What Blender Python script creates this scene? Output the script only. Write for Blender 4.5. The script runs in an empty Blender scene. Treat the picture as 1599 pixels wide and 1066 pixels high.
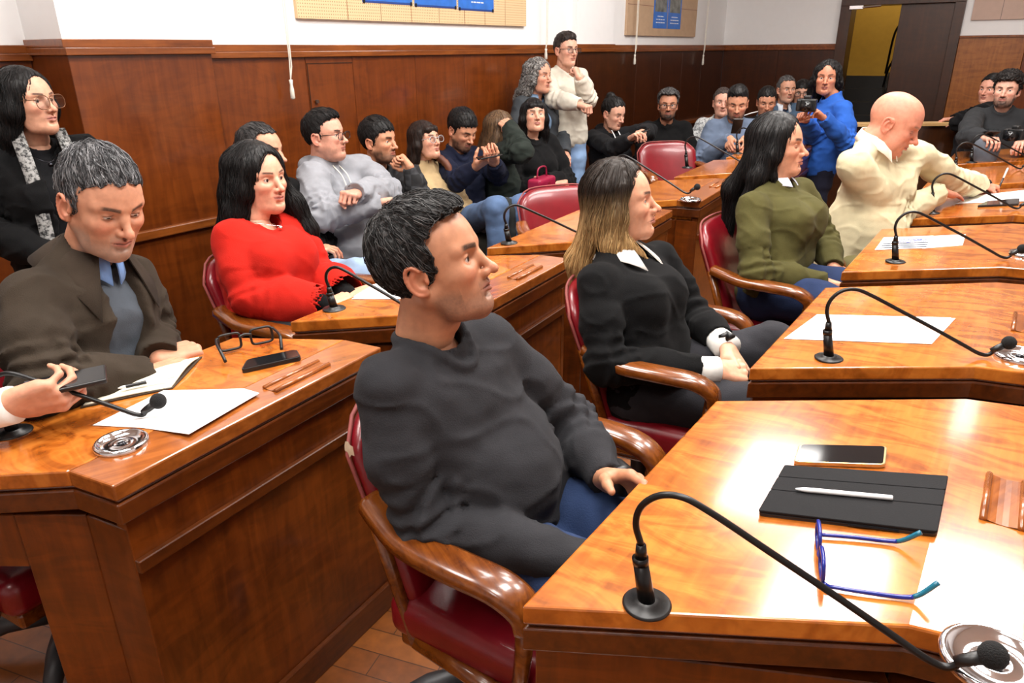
import bpy, bmesh, math, random, os
import numpy as np
from mathutils import Vector, Matrix
random.seed(7)
RNG = np.random.default_rng(11)
PI = math.pi
SC = bpy.context.scene
COL = SC.collection

# ------------------------------------------------------------------ camera
F_PX, CAM_H = 1130.0, 1.50
PITCH, ROLL = math.radians(21.93), math.radians(.5)
_fw = np.array([0, math.cos(PITCH), -math.sin(PITCH)])
_u0 = np.array([0, math.sin(PITCH), math.cos(PITCH)])
_r0 = np.array([1., 0, 0])
_rt = _r0*math.cos(ROLL) - _u0*math.sin(ROLL)
_up = _u0*math.cos(ROLL) + _r0*math.sin(ROLL)
_C = np.array([0, 0, CAM_H])
def ray(x, y): return _rt*(x-799.5)/F_PX + _up*(533-y)/F_PX + _fw
def atz(x, y, z):
    d = ray(x, y); return _C + d*(z-CAM_H)/d[2]
def atd(x, y, d): return _C + ray(x, y)*d
def atplane(x, y, p0, n):
    d = ray(x, y); p0 = np.array(p0, float); n = np.array(n, float)
    return _C + d*((p0-_C) @ n)/(d @ n)
cam = bpy.data.cameras.new('camera'); cam_o = bpy.data.objects.new('camera', cam); COL.objects.link(cam_o)
m = Matrix.Identity(4)
for i in range(3):
    m[i][0], m[i][1], m[i][2], m[i][3] = _rt[i], _up[i], -_fw[i], _C[i]
cam_o.matrix_world = m
cam.sensor_fit = 'HORIZONTAL'; cam.sensor_width = 36.0; cam.lens = 36.0*F_PX/1599.0
cam.clip_start = .02
SC.camera = cam_o

# ------------------------------------------------------------------ materials
def lin(c):
    return tuple((v/12.92 if v <= .04045 else ((v+.055)/1.055)**2.4) for v in [x/255. for x in c])
MATS = {}
class NT:
    def __init__(s, name):
        s.m = bpy.data.materials.new(name); s.m.use_nodes = True
        s.t = s.m.node_tree; s.t.nodes.clear()
        s.out = s.n('ShaderNodeOutputMaterial'); s.b = s.n('ShaderNodeBsdfPrincipled')
        s.l(s.b.outputs[0], s.out.inputs[0]); MATS[name] = s.m
    def n(s, t, **k):
        o = s.t.nodes.new(t)
        for a, v in k.items(): setattr(o, a, v)
        return o
    def l(s, a, b): s.t.links.new(a, b)
    def set(s, **k):
        for a, v in k.items():
            s.b.inputs[a.replace('_', ' ')].default_value = v
    def coord(s, kind='Object', scale=(1, 1, 1), rot=(0, 0, 0)):
        c = s.n('ShaderNodeTexCoord'); mp = s.n('ShaderNodeMapping')
        mp.inputs['Scale'].default_value = scale; mp.inputs['Rotation'].default_value = rot
        s.l(c.outputs[kind], mp.inputs[0]); return mp.outputs[0]
    def noise(s, v, scale=5, detail=3, rough=.5, dist=0):
        o = s.n('ShaderNodeTexNoise'); o.inputs['Scale'].default_value = scale; o.inputs['Detail'].default_value = detail
        o.inputs['Roughness'].default_value = rough; o.inputs['Distortion'].default_value = dist
        s.l(v, o.inputs['Vector']); return o.outputs['Fac']
    def ramp(s, fac, stops):
        r = s.n('ShaderNodeValToRGB'); e = r.color_ramp.elements
        while len(e) < len(stops): e.new(.5)
        for q, (p, c) in zip(e, stops): q.position = p; q.color = (*c, 1)
        s.l(fac, r.inputs[0]); return r.outputs[0]
    def mix(s, fac, a, b, mode='MIX'):
        x = s.n('ShaderNodeMix', data_type='RGBA', blend_type=mode)
        for v, i in ((fac, 0), (a, 6), (b, 7)):
            if hasattr(v, 'default_value') or hasattr(v, 'links'): s.l(v, x.inputs[i])
            elif isinstance(v, tuple): x.inputs[i].default_value = (*v, 1)
            else: x.inputs[i].default_value = v
        return x.outputs[2]
    def bump(s, h, strength=.2, dist=.01):
        b = s.n('ShaderNodeBump'); b.inputs['Strength'].default_value = strength; b.inputs['Distance'].default_value = dist
        s.l(h, b.inputs['Height']); s.l(b.outputs[0], s.b.inputs['Normal'])

def wood(name, dark, mid, light, rot=0, scale=1., rough=.25, coat=.4, figure=.5, tilt=(0, 0, 0)):
    k = NT(name)
    v0 = k.coord('Object', (1, 1, 1), (tilt[0], tilt[1], rot))
    oi = k.n('ShaderNodeObjectInfo'); ad = k.n('ShaderNodeVectorMath', operation='ADD'); ml = k.n('ShaderNodeMath', operation='MULTIPLY'); ml.inputs[1].default_value = 37.
    k.l(oi.outputs['Random'], ml.inputs[0]); k.l(v0, ad.inputs[0]); k.l(ml.outputs[0], ad.inputs[1]); v = ad.outputs[0]
    st = k.n('ShaderNodeMapping'); st.inputs['Scale'].default_value = (3*scale, 26*scale, 26*scale); k.l(v, st.inputs[0])
    g = k.noise(st.outputs[0], 1.6, 5, .55, .6)
    fg = k.n('ShaderNodeMapping'); fg.inputs['Scale'].default_value = (16*scale, 5*scale, 5*scale); k.l(v, fg.inputs[0])
    q = k.noise(fg.outputs[0], 1.0, 3, .6, 1.6)
    big = k.noise(v, 2.3*scale, 2)
    c1 = k.ramp(g, [(.3, lin(dark)), (.5, lin(mid)), (.72, lin(light))])
    c2 = k.ramp(q, [(.38, lin(dark)), (.48, lin(mid)), (.58, lin(light))])
    c = k.mix(figure, c1, c2)
    c3 = k.ramp(big, [(.35, lin(dark)), (.65, lin(light))])
    c = k.mix(.22, c, c3)
    k.l(c, k.b.inputs['Base Color'])
    k.set(Roughness=rough, Coat_Weight=coat, Coat_Roughness=.09)
    k.bump(g, .04, .004)
    return k.m
def plain(name, c, rough=.5, metal=0, var=.06, bump=0, bscale=200, sheen=0, spec=.5, coat=0):
    k = NT(name); v = k.coord('Object'); nz = k.noise(v, 14, 3)
    a = tuple(x*(1-var) for x in lin(c)); b = tuple(min(1, x*(1+var)) for x in lin(c))
    k.l(k.ramp(nz, [(.3, a), (.7, b)]), k.b.inputs['Base Color'])
    k.set(Roughness=rough, Metallic=metal, Sheen_Weight=sheen, Coat_Weight=coat)
    k.b.inputs['Specular IOR Level'].default_value = spec
    if bump: k.bump(k.noise(v, bscale, 2), bump, .003)
    return k.m
def cloth(name, c, rough=.9, bump=.35, bscale=420, sheen=.02, var=.12):
    return plain(name, c, rough, 0, var, bump, bscale, sheen, .12)
def attr_mat(name, rough=.5, spec=.4, sss=0, bump=0, bscale=300, aniso=0):
    k = NT(name); a = k.n('ShaderNodeAttribute', attribute_name='Col')
    v = k.coord('Object'); nz = k.noise(v, 60, 3)
    c = k.mix(1.0, a.outputs['Color'], k.ramp(nz, [(.3, (.88, .86, .86)), (.7, (1.08, 1.08, 1.08))]), 'MULTIPLY')
    k.l(c, k.b.inputs['Base Color']); k.set(Roughness=rough)
    k.b.inputs['Specular IOR Level'].default_value = spec
    if sss:
        k.set(Subsurface_Weight=sss, Subsurface_Scale=.006); k.b.inputs['Subsurface Radius'].default_value = (1, .35, .2)
    if bump: k.bump(k.noise(v, bscale, 2), bump, .002)
    return k.m

M_TOP = wood('desk_top_wood', (112, 52, 10), (172, 92, 27), (208, 126, 48), rot=-.95, scale=1., rough=.2, coat=.6, figure=.62)
M_LEDGE = wood('desk_ledge_wood', (104, 50, 14), (140, 74, 24), (166, 96, 40), rot=-.6, scale=1.2, rough=.24, coat=.45, figure=.15)
M_EDGE = wood('desk_edge_wood', (52, 22, 5), (78, 35, 8), (100, 49, 14), rot=-.95, scale=1.3, rough=.28, coat=.35, figure=.2)
M_FRONT = wood('desk_front_wood', (58, 23, 4), (90, 40, 7), (120, 58, 14), tilt=(0, PI/2, 0), rot=0, scale=1., rough=.28, coat=.35, figure=.35)
M_SIDE = wood('desk_side_wood', (48, 20, 9), (66, 28, 12), (84, 38, 16), tilt=(0, PI/2, 0), scale=1., rough=.3, coat=.3, figure=.3)
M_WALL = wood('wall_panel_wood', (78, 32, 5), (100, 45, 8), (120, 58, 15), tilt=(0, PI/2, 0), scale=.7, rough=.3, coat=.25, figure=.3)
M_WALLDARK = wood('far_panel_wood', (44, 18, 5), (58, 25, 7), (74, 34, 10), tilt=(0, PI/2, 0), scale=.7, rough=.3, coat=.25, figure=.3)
M_RAIL = wood('wall_rail_wood', (88, 40, 10), (118, 60, 18), (144, 80, 30), rot=-.95, scale=.8, rough=.3, coat=.3, figure=.1)
M_DOOR = wood('door_wood', (40, 19, 7), (56, 28, 9), (72, 38, 14), tilt=(0, PI/2, 0), scale=.7, rough=.35, coat=.2, figure=.3)
M_LIGHTWOOD = wood('light_panel_wood', (112, 60, 14), (142, 80, 25), (166, 102, 42), tilt=(0, PI/2, 0), scale=.8, rough=.35, coat=.2, figure=.4)
M_ARM = wood('chair_arm_wood', (72, 30, 5), (108, 54, 12), (134, 74, 24), rot=.5, scale=1.6, rough=.25, coat=.4, figure=.15)
M_PALEWOOD = wood('pale_rail_wood', (170, 130, 80), (196, 158, 104), (214, 182, 130), scale=1.2, rough=.4, coat=.1, figure=.1)
M_LEATHER = plain('red_leather', (112, 10, 22), .3, 0, .12, .1, 260, 0, .5, .15)
M_PIPING = plain('worn_piping', (132, 62, 58), .7, 0, .3)
M_WORN = plain('bare_padding', (214, 196, 168), .8, 0, .1)
M_WHITE = plain('white_wall_paint', (238, 238, 238), .7, 0, .01)
M_CEIL = plain('ceiling_paint', (236, 234, 228), .8, 0, .01)
M_OCHRE = plain('corridor_paint', (176, 134, 40), .8, 0, .05)
M_BLACK = plain('black_plastic', (18, 18, 19), .4, 0, .1)
M_FOAM = plain('mic_foam', (14, 14, 15), .95, 0, .3, .8, 500)
M_BLKMETAL = plain('black_metal', (16, 16, 17), .35, .2, .1)
M_CHROME = plain('polished_steel', (225, 225, 228), .1, 1, .02)
M_DARKMETAL = plain('dark_steel', (60, 60, 64), .25, 1, .05)
M_PAPER = plain('paper', (246, 246, 246), .75, 0, .01)
M_CREAMPAPER = plain('cream_paper', (232, 226, 204), .8, 0, .02)
M_INK = plain('ink', (40, 40, 60), .7)
M_BLUEINK = plain('blue_ink', (90, 96, 170), .7)
M_SCREEN = plain('dark_screen', (20, 20, 22), .08, 0, .02)
M_GOLD = plain('phone_edge_gold', (200, 178, 130), .25, .8, .05)
M_TABLET = plain('tablet_cover', (22, 22, 24), .75, 0, .08, .2, 600, 0, .2)
M_WHITEPL = plain('white_plastic', (240, 240, 240), .3, 0, .01)
M_BLUEFRAME = plain('blue_frame', (20, 38, 130), .2, 0, .1)
M_TEAL = plain('teal_frame', (14, 96, 120), .25, 0, .1)
M_CORD = plain('cord', (226, 222, 210), .7, 0, .05)
M_BROWNFELT = plain('notebook_cover', (58, 46, 34), .6, 0, .1)
M_GREYBASE = plain('grey_cast_metal', (56, 56, 58), .45, .3, .1)
M_GREYPOST = plain('dark_grey', (70, 72, 74), .5)
def _glass():
    k = NT('lens_glass'); k.t.nodes.remove(k.b)
    g = k.n('ShaderNodeBsdfGlossy'); g.inputs['Roughness'].default_value = .03; g.inputs['Color'].default_value = (.5, .5, .5, 1)
    t = k.n('ShaderNodeBsdfTransparent'); t.inputs[0].default_value = (.93, .95, .96, 1)
    f = k.n('ShaderNodeLayerWeight'); f.inputs[0].default_value = .08
    x = k.n('ShaderNodeMixShader'); k.l(f.outputs['Facing'], x.inputs[0]); k.l(t.outputs[0], x.inputs[1]); k.l(g.outputs[0], x.inputs[2])
    k.l(x.outputs[0], k.out.inputs[0]); return k.m
M_GLASS = _glass()
M_SKIN = attr_mat('skin', .48, .4, .12, .08, 420)
M_HAIR = attr_mat('hair', .5, .28)
M_EYE = attr_mat('eye', .12, .5)

# ------------------------------------------------------------------ object helpers
def tag(o, label=None, cat=None, group=None, kind=None):
    if label: o['label'] = label
    if cat: o['category'] = cat
    if group: o['group'] = group
    if kind: o['kind'] = kind
    return o
def empty(name, loc=(0, 0, 0), rz=0):
    o = bpy.data.objects.new(name, None); o.empty_display_size = .05
    o.location = tuple(float(v) for v in loc); o.rotation_euler = (0, 0, rz); COL.objects.link(o); return o
def link(name, me, mat, parent=None):
    o = bpy.data.objects.new(name, me); COL.objects.link(o)
    if isinstance(mat, (list, tuple)):
        for q in mat: me.materials.append(q)
    elif mat is not None: me.materials.append(mat)
    if parent is not None: o.parent = parent
    return o
def obj(name, bm, mat, parent=None, smooth=False, bevel=0, seg=2):
    bmesh.ops.recalc_face_normals(bm, faces=bm.faces[:])
    me = bpy.data.meshes.new(name); bm.to_mesh(me); bm.free()
    o = link(name, me, mat, parent)
    if smooth: me.shade_smooth()
    if bevel:
        b = o.modifiers.new('bevel', 'BEVEL'); b.width = bevel; b.segments = seg; b.limit_method = 'ANGLE'; b.angle_limit = .6
    return o
def npmesh(name, V, Fq, mat, parent=None, col=None, smooth=True):
    V = np.asarray(V, np.float32); Fq = np.asarray(Fq, np.int32); k = Fq.shape[1]
    me = bpy.data.meshes.new(name)
    me.vertices.add(len(V)); me.vertices.foreach_set('co', V.ravel())
    me.loops.add(Fq.size); me.loops.foreach_set('vertex_index', Fq.ravel())
    me.polygons.add(len(Fq)); me.polygons.foreach_set('loop_start', np.arange(len(Fq), dtype=np.int32)*k)
    if col is not None:
        a = me.color_attributes.new('Col', 'FLOAT_COLOR', 'POINT')
        c = np.ones((len(V), 4), np.float32); c[:, :3] = col; a.data.foreach_set('color', c.ravel())
    me.update(calc_edges=True); me.validate()
    if smooth: me.shade_smooth()
    return link(name, me, mat, parent)
def copy_tree(o, parent=None):
    c = o.copy(); COL.objects.link(c)
    if parent is not None: c.parent = parent
    for ch in [x for x in bpy.data.objects if x.parent == o]: copy_tree(ch, c)
    return c
def box(bm, c, s, rz=0, mtx=None):
    r = bmesh.ops.create_cube(bm, size=1)['verts']
    mm = Matrix.Translation(Vector(c)) @ Matrix.Rotation(rz, 4, 'Z') @ Matrix.Diagonal((*s, 1))
    if mtx is not None: mm = mtx @ mm
    bmesh.ops.transform(bm, matrix=mm, verts=r); return r
def prism(bm, poly, z0, z1):
    """poly: list of xy; z0/z1 scalars or per-vertex lists"""
    n = len(poly); z0 = [z0]*n if np.isscalar(z0) else z0; z1 = [z1]*n if np.isscalar(z1) else z1
    a = [bm.verts.new((p[0], p[1], z)) for p, z in zip(poly, z0)]
    b = [bm.verts.new((p[0], p[1], z)) for p, z in zip(poly, z1)]
    bm.faces.new(a[::-1]); bm.faces.new(b)
    for i in range(n): bm.faces.new((a[i], a[(i+1) % n], b[(i+1) % n], b[i]))
def inset(poly, d):
    """offset a convex counter-clockwise polygon inwards by d"""
    P = [np.array(p[:2], float) for p in poly]; n = len(P)
    ar = sum(P[i][0]*P[(i+1) % n][1]-P[(i+1) % n][0]*P[i][1] for i in range(n)); s = 1 if ar > 0 else -1
    L = []
    for i in range(n):
        e = P[(i+1) % n]-P[i]; e = e/np.linalg.norm(e); nn = np.array([-e[1], e[0]])*s
        L.append((P[i]+nn*d, e))
    out = []
    for i in range(n):
        (p, e), (q, f) = L[i-1], L[i]
        A = np.array([e, -f]).T
        if abs(np.linalg.det(A)) < 1e-3: out.append(tuple(q)); continue
        t = np.linalg.solve(A, q-p); out.append(tuple(p+e*t[0]))
    return out
def spline(pts, n=8):
    """catmull-rom through pts"""
    P = [np.array(p, float) for p in pts]; P = [2*P[0]-P[1]]+P+[2*P[-1]-P[-2]]; out = []
    for i in range(1, len(P)-2):
        for k in range(n):
            t = k/n; a, b, c, d = P[i-1:i+3]
            out.append(.5*((2*b)+(c-a)*t+(2*a-5*b+4*c-d)*t*t+(3*b-a-3*c+d)*t**3))
    out.append(P[-2]); return out
def tube(bm, pts, r, seg=8, sx=1., cap=True):
    """swept tube; r scalar or list; sx flattens the section sideways"""
    P = [np.array(p, float) for p in pts]; n = len(P); R = [r]*n if np.isscalar(r) else r
    T = []
    for i in range(n):
        t = P[min(i+1, n-1)]-P[max(i-1, 0)]; T.append(t/(np.linalg.norm(t)+1e-9))
    u = np.cross(T[0], [0, 0, 1]); u = np.array([1., 0, 0]) if np.linalg.norm(u) < 1e-3 else u/np.linalg.norm(u)
    rings = []
    for i in range(n):
        u = u-T[i]*(u @ T[i]); u = u/np.linalg.norm(u); w = np.cross(T[i], u)
        rings.append([bm.verts.new(tuple(P[i]+(u*math.cos(a)*sx+w*math.sin(a))*R[i])) for a in [2*PI*k/seg for k in range(seg)]])
    for i in range(n-1):
        for k in range(seg): bm.faces.new((rings[i][k], rings[i][(k+1) % seg], rings[i+1][(k+1) % seg], rings[i+1][k]))
    if cap: bm.faces.new(rings[0][::-1]); bm.faces.new(rings[-1])
def lathe(bm, prof, seg=32, c=(0, 0, 0)):
    """prof: list of (r,z), closed at the ends where r = 0"""
    rings = []
    for r, z in prof:
        if r < 1e-6: rings.append([bm.verts.new((c[0], c[1], c[2]+z))])
        else: rings.append([bm.verts.new((c[0]+r*math.cos(2*PI*k/seg), c[1]+r*math.sin(2*PI*k/seg), c[2]+z)) for k in range(seg)])
    for a, b in zip(rings[:-1], rings[1:]):
        for k in range(seg):
            q = [a[k % len(a)], a[(k+1) % len(a)], b[(k+1) % len(b)], b[k % len(b)]]
            q = list(dict.fromkeys(q))
            if len(q) > 2: bm.faces.new(q)
# ------------------------------------------------------------------ room
NV = np.array([.819, -.574]); TV = np.array([.574, .819])        # into the room / along the left wall
WP = np.array([.1, 6.25])
def wall_pt(s, off=0.): return WP + TV*s + NV*off
S0, S1 = -9.0, 4.637
WID = 6.6
CEIL_Z = 3.5
CORN = wall_pt(S1); DV = np.array([.819, -.574]); DN = -TV      # door wall: along / into the room
def door_pt(s, off=0.): return CORN + DV*s + DN*off
def slab(bm, f, s0, s1, z0, z1, o0, o1):
    prism(bm, [f(s0, o0), f(s1, o0), f(s1, o1), f(s0, o1)], z0, z1)
def structure(name, bm, mat, parent=None, bevel=0):
    o = obj(name, bm, mat, parent, bevel=bevel)
    if parent is None: o['kind'] = 'structure'
    return o
RZ0, RZ1, RZ2 = 1.472, 1.503, 1.538      # rail band bottom / line / top
A = [wall_pt(S0), wall_pt(S1), door_pt(WID), wall_pt(S0, WID)]
bm = bmesh.new(); prism(bm, inset([tuple(p) for p in A], -.5), -.1, 0)
# parquet
k = NT('parquet'); v = k.coord('Object', (1, 1, 1), (0, 0, .35))
br = k.n('ShaderNodeTexBrick'); br.offset = .5; br.inputs['Scale'].default_value = 1.0
br.inputs['Brick Width'].default_value = .34; br.inputs['Row Height'].default_value = .075; br.inputs['Mortar Size'].default_value = .0015
br.inputs['Color1'].default_value = (*lin((158, 92, 36)), 1); br.inputs['Color2'].default_value = (*lin((116, 62, 22)), 1); br.inputs['Mortar'].default_value = (*lin((70, 36, 14)), 1)
k.l(v, br.inputs['Vector']); nz = k.noise(v, 30, 4)
k.l(k.mix(1., br.outputs[0], k.ramp(nz, [(.3, (.75, .75, .75)), (.7, (1.1, 1.1, 1.1))]), 'MULTIPLY'), k.b.inputs['Base Color']); k.set(Roughness=.3, Coat_Weight=.2)
structure('floor', bm, k.m)
bm = bmesh.new(); prism(bm, inset([tuple(p) for p in A], -.5), CEIL_Z, CEIL_Z+.1); structure('ceiling', bm, M_CEIL)

# left wall: white upper part, recessed bay beyond the first pillar
bm = bmesh.new()
slab(bm, wall_pt, S0, -3.534, RZ2-.02, CEIL_Z, -.45, -.30); slab(bm, wall_pt, -3.534, -2.839, RZ2, CEIL_Z, -.30, .035)
slab(bm, wall_pt, -2.839, .80, RZ2-.02, CEIL_Z, -.30, -.015); slab(bm, wall_pt, .80, 1.497, RZ2, CEIL_Z, -.30, .035)
slab(bm, wall_pt, 1.497, S1+.3, RZ2-.02, CEIL_Z, -.30, -.015)
wl = structure('wall_left', bm, M_WHITE)
# timber panelling: one board per bay
def board(s0, s1, o, z0=0, z1=RZ0, f=wall_pt, mat=M_WALL, back=-.3):
    bm = bmesh.new(); slab(bm, f, s0+.0015, s1-.0015, z0, z1, back, o)
    return obj('wood_panel', bm, mat, wl if f is wall_pt else wd, bevel=.002, seg=1)
board(S0, -3.534, -.29, back=-.44)
for a, b in ((-2.839, -2.21), (-2.21, -1.845), (-1.845, -1.277), (-1.277, -.746), (-.746, -.223), (-.223, .30), (.30, .80)): board(a, b, 0.)
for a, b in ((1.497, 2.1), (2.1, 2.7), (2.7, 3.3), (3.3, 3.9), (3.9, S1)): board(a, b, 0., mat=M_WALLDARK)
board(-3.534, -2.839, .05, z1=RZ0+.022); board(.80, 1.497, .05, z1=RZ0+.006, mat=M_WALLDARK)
n_trim = [0]
def rail(s0, s1, o, dz=0, f=wall_pt, mat=M_RAIL, back=-.3, ends=0):
    n_trim[0] += 1; bm = bmesh.new()
    slab(bm, f, s0, s1, RZ0+dz, RZ1+dz, back, o+.022)
    slab(bm, f, s0, s1, RZ1+dz, RZ2+dz, back, o+.006)
    structure('trim_%d' % n_trim[0], bm, mat, bevel=.003)
rail(S0, -3.534, -.29, 0, back=-.44); rail(-3.534-.012, -2.839+.012, .05, .022); rail(-2.839, .80, 0); rail(.80-.012, 1.497+.012, .05, .006); rail(1.497, S1, 0)
# chair-rail moulding low on the panelling
n_trim[0] += 1; bm = bmesh.new(); slab(bm, wall_pt, -3.534, .80, .655, .70, 0., .075); slab(bm, wall_pt, 1.497, S1, .655, .70, 0., .075)
structure('trim_%d' % n_trim[0], bm, M_RAIL, bevel=.006)

# door wall
SD0, SD1 = [float((atplane(px, 70, (*CORN, 0), (*DN, 0))[:2]-CORN) @ DV) for px in (1306, 1496)]
DZ = 2.0
bm = bmesh.new(); slab(bm, door_pt, -.3, SD0, RZ2-.02, CEIL_Z, -.2, -.015); slab(bm, door_pt, SD0, SD1, DZ, CEIL_Z, -.2, -.015); slab(bm, door_pt, SD1, WID+.5, 1.60, CEIL_Z, -.2, -.015)
wd = structure('wall_back', bm, M_WHITE)
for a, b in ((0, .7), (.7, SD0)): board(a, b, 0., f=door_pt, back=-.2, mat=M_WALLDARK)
rail(0, SD0, 0, 0, door_pt, back=-.2)
for a, b, mt in ((SD1, SD1+.62, M_LIGHTWOOD), (SD1+.62, SD1+1.3, M_WALL), (SD1+1.3, WID, M_WALL)): board(a, b, 0.01, 0, 1.585, door_pt, mt, -.2)
n_trim[0] += 1; bm = bmesh.new(); slab(bm, door_pt, SD1, WID, 1.585, 1.605, -.2, .03); structure('trim_%d' % n_trim[0], bm, M_RAIL)
# door: frame, fixed leaf and the open half
so, sc = [float((atplane(px, 70, (*CORN, 0), (*DN, 0))[:2]-CORN) @ DV) for px in (1323, 1397)]
dr = empty('door_1', (*door_pt((SD0+SD1)/2), 0)); dr['kind'] = 'structure'
def dpart(name, bm, mat, bevel=.003):
    o = obj(name, bm, mat, None, bevel=bevel); o.parent = dr; o.matrix_parent_inverse = Matrix.Translation(-Vector(dr.location)); return o
bm = bmesh.new(); slab(bm, door_pt, SD0, so, 0, DZ, -.22, .05); slab(bm, door_pt, SD1-.10, SD1, 0, DZ, -.22, .05); slab(bm, door_pt, SD0, SD1, DZ-.06, DZ+.02, -.22, .055); dpart('door_frame', bm, M_DOOR)
bm = bmesh.new(); slab(bm, door_pt, sc, SD1-.10, .005, DZ-.06, -.06, .0); dpart('door_leaf', bm, M_DOOR)
bm = bmesh.new(); slab(bm, door_pt, so-.02, so+.13, DZ-.10, DZ-.06, .05, .09); tube(bm, [(*door_pt(so+.1, .075), DZ-.085), (*door_pt(so+.32, .13), DZ-.075)], .012, 6); dpart('door_closer', bm, M_CHROME)
# corridor beyond the open half
co = bmesh.new()
slab(co, door_pt, so-1.2, SD1+1.0, 1.12, 2.02, -2.2, -2.1); slab(co, door_pt, so-1.2, SD1+1., 2.02, 3.0, -2.2, -2.1)
cw = structure('wall_corridor', co, M_OCHRE)
bm = bmesh.new(); slab(bm, door_pt, so-1.2, SD1+1., 2.06, 2.3, -2.1, -2.05); obj('ceiling_band', bm, M_WHITE, cw)
bm = bmesh.new()
for i in range(7): slab(bm, door_pt, so-1.2, SD1+1., -.2, .16*(i+1), -2.1+.0, -.7-.2*i)
st = structure('floor_stair', bm, plain('stair_stone', (26, 24, 24), .6))
bm = bmesh.new(); slab(bm, door_pt, so-1.25, so-1.2, 0, 3, -2.2, -.2); slab(bm, door_pt, SD1+1., SD1+1.05, 0, 3, -2.2, -.2); obj('side_wall', bm, M_OCHRE, cw)
bm = bmesh.new()
for dz in (0, .42):
    tube(bm, spline([(*door_pt(sc-.30, -1.6), 1.0+dz*.4), (*door_pt(sc-.22, -1.3), 1.25+dz), (*door_pt(sc-.05, -.9), 1.50+dz*.75)], 6), .014, 6)
for a in (0., .25, .5, .75, 1.): tube(bm, [(*door_pt(sc-.28+.22*a, -1.55+.65*a), .6+.3*a), (*door_pt(sc-.28+.22*a, -1.55+.65*a), 1.02+.66*a)], .011, 6)
tag(obj('stair_railing', bm, M_BLKMETAL, smooth=True), 'black metal stair railing seen through the open doorway', 'railing')

l = bpy.data.lights.new('corridor_fill', 'POINT'); l.energy = 45; l.shadow_soft_size = .12; l.color = (1, .93, .8)  # added fill to brighten the ochre corridor, not a known fixture
o = bpy.data.objects.new('corridor_fill', l); COL.objects.link(o); o.location = (*door_pt(so+.3, -1.2), 2.75)
# the two walls behind the camera
bm = bmesh.new(); prism(bm, [tuple(wall_pt(S0, -.5)), tuple(wall_pt(S0, WID+.2)), tuple(wall_pt(S0-.2, WID+.2)), tuple(wall_pt(S0-.2, -.5))], 0, CEIL_Z); structure('wall_front', bm, M_WHITE)
bm = bmesh.new(); slab(bm, wall_pt, S0-.2, S1+.3, 0, CEIL_Z, WID, WID+.2); structure('wall_right', bm, M_WHITE)

# pinboards
def pegboard_mat(name, base):
    k = NT(name); v = k.coord('UV', (1, 1, 1)); vo = k.n('ShaderNodeTexVoronoi'); vo.inputs['Scale'].default_value = 1.; vo.inputs['Randomness'].default_value = 0
    k.l(v, vo.inputs['Vector'])
    k.l(k.ramp(vo.outputs['Distance'], [(.16, lin((150, 118, 80))), (.24, lin(base))]), k.b.inputs['Base Color']); k.set(Roughness=.8); return k.m
def wall_rect(name, f, s0, s1, z0, z1, o0, o1, mat, parent=None, uv=None):
    bm = bmesh.new(); slab(bm, f, s0, s1, z0, z1, o0, o1)
    if uv:
        l = bm.loops.layers.uv.new('UVMap')
        for fc in bm.faces:
            for lp in fc.loops:
                p = np.array(lp.vert.co[:2]); s = (p-(WP if f is wall_pt else CORN)) @ (TV if f is wall_pt else DV)
                lp[l].uv = (s/uv, lp.vert.co.z/uv)
    o = obj(name, bm, mat, None); o.parent = parent; return o
M_PEG = pegboard_mat('pegboard', (222, 190, 148)); M_PEG2 = plain('beige_board', (190, 160, 130), .8, 0, .05, .1, 300)
M_POSTER = plain('blue_poster', (46, 110, 200), .45, 0, .15); M_POSTER2 = plain('poster_navy', (28, 60, 130), .5)
M_GREYPRINT = plain('grey_print', (120, 122, 118), .6, 0, .5)
def textlines(bm, f, s0, s1, z1, n, dz, o):
    for i in range(n):
        a = RNG.uniform(.0, .22)*(s1-s0)
        q = s0+a
        while q < s1-a-.005:
            w = RNG.uniform(.012, .05); slab(bm, f, q, min(q+w, s1-a), z1-dz*i-.008, z1-dz*i, o, o+.001); q += w+.009
pb = tag(wall_rect('pinboard', wall_pt, -2.236, .046, 1.674, 2.75, -.015, .01, M_PEG, None, .017), 'long beige pegboard high on the left white wall, with three blue posters', 'pinboard')
for s in (-1.86, -1.58, -1.30, -1.02, -.74, -.50, -.24): wall_rect('seam', wall_pt, s-.002, s+.002, 1.674, 2.75, .01, .0105, M_RAIL, pb)
for i, (a, b, z) in enumerate(((-1.733, -1.288, 1.775), (-1.266, -.83, 1.77), (-.809, -.391, 1.764))):
    p = wall_rect('poster', wall_pt, a, b, z, z+.62, .0105, .0125, M_POSTER)
    tag(p, ('blue poster on the long pegboard, leftmost of its three', 'blue poster in the middle of the three on the long pegboard', 'blue poster on the long pegboard, nearest the standing man')[i], 'poster', 'blue posters on the long pegboard')
    bm = bmesh.new(); textlines(bm, wall_pt, a+.12, b-.10, z+.21, 6, .03, .0126); obj('printed_text', bm, M_PAPER, p)
    wall_rect('border', wall_pt, a, b, z, z+.012, .0125, .0128, M_POSTER2, p)
    for q in (a+.012, b-.012): wall_rect('corner_clip', wall_pt, q-.008, q+.008, z-.004, z+.018, .0125, .015, M_BLACK, p)
pb2 = tag(wall_rect('pinboard', wall_pt, 1.824, 3.606, 1.626, 2.6, -.015, .01, M_PEG2), 'beige board on the far left wall with two blue and grey posters', 'pinboard')
wall_rect('seam', wall_pt, 1.824, 3.606, 1.905, 1.91, .01, .0105, M_RAIL, pb2)
sA, sB, sC = 2.42, 2.78, 3.14
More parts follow.
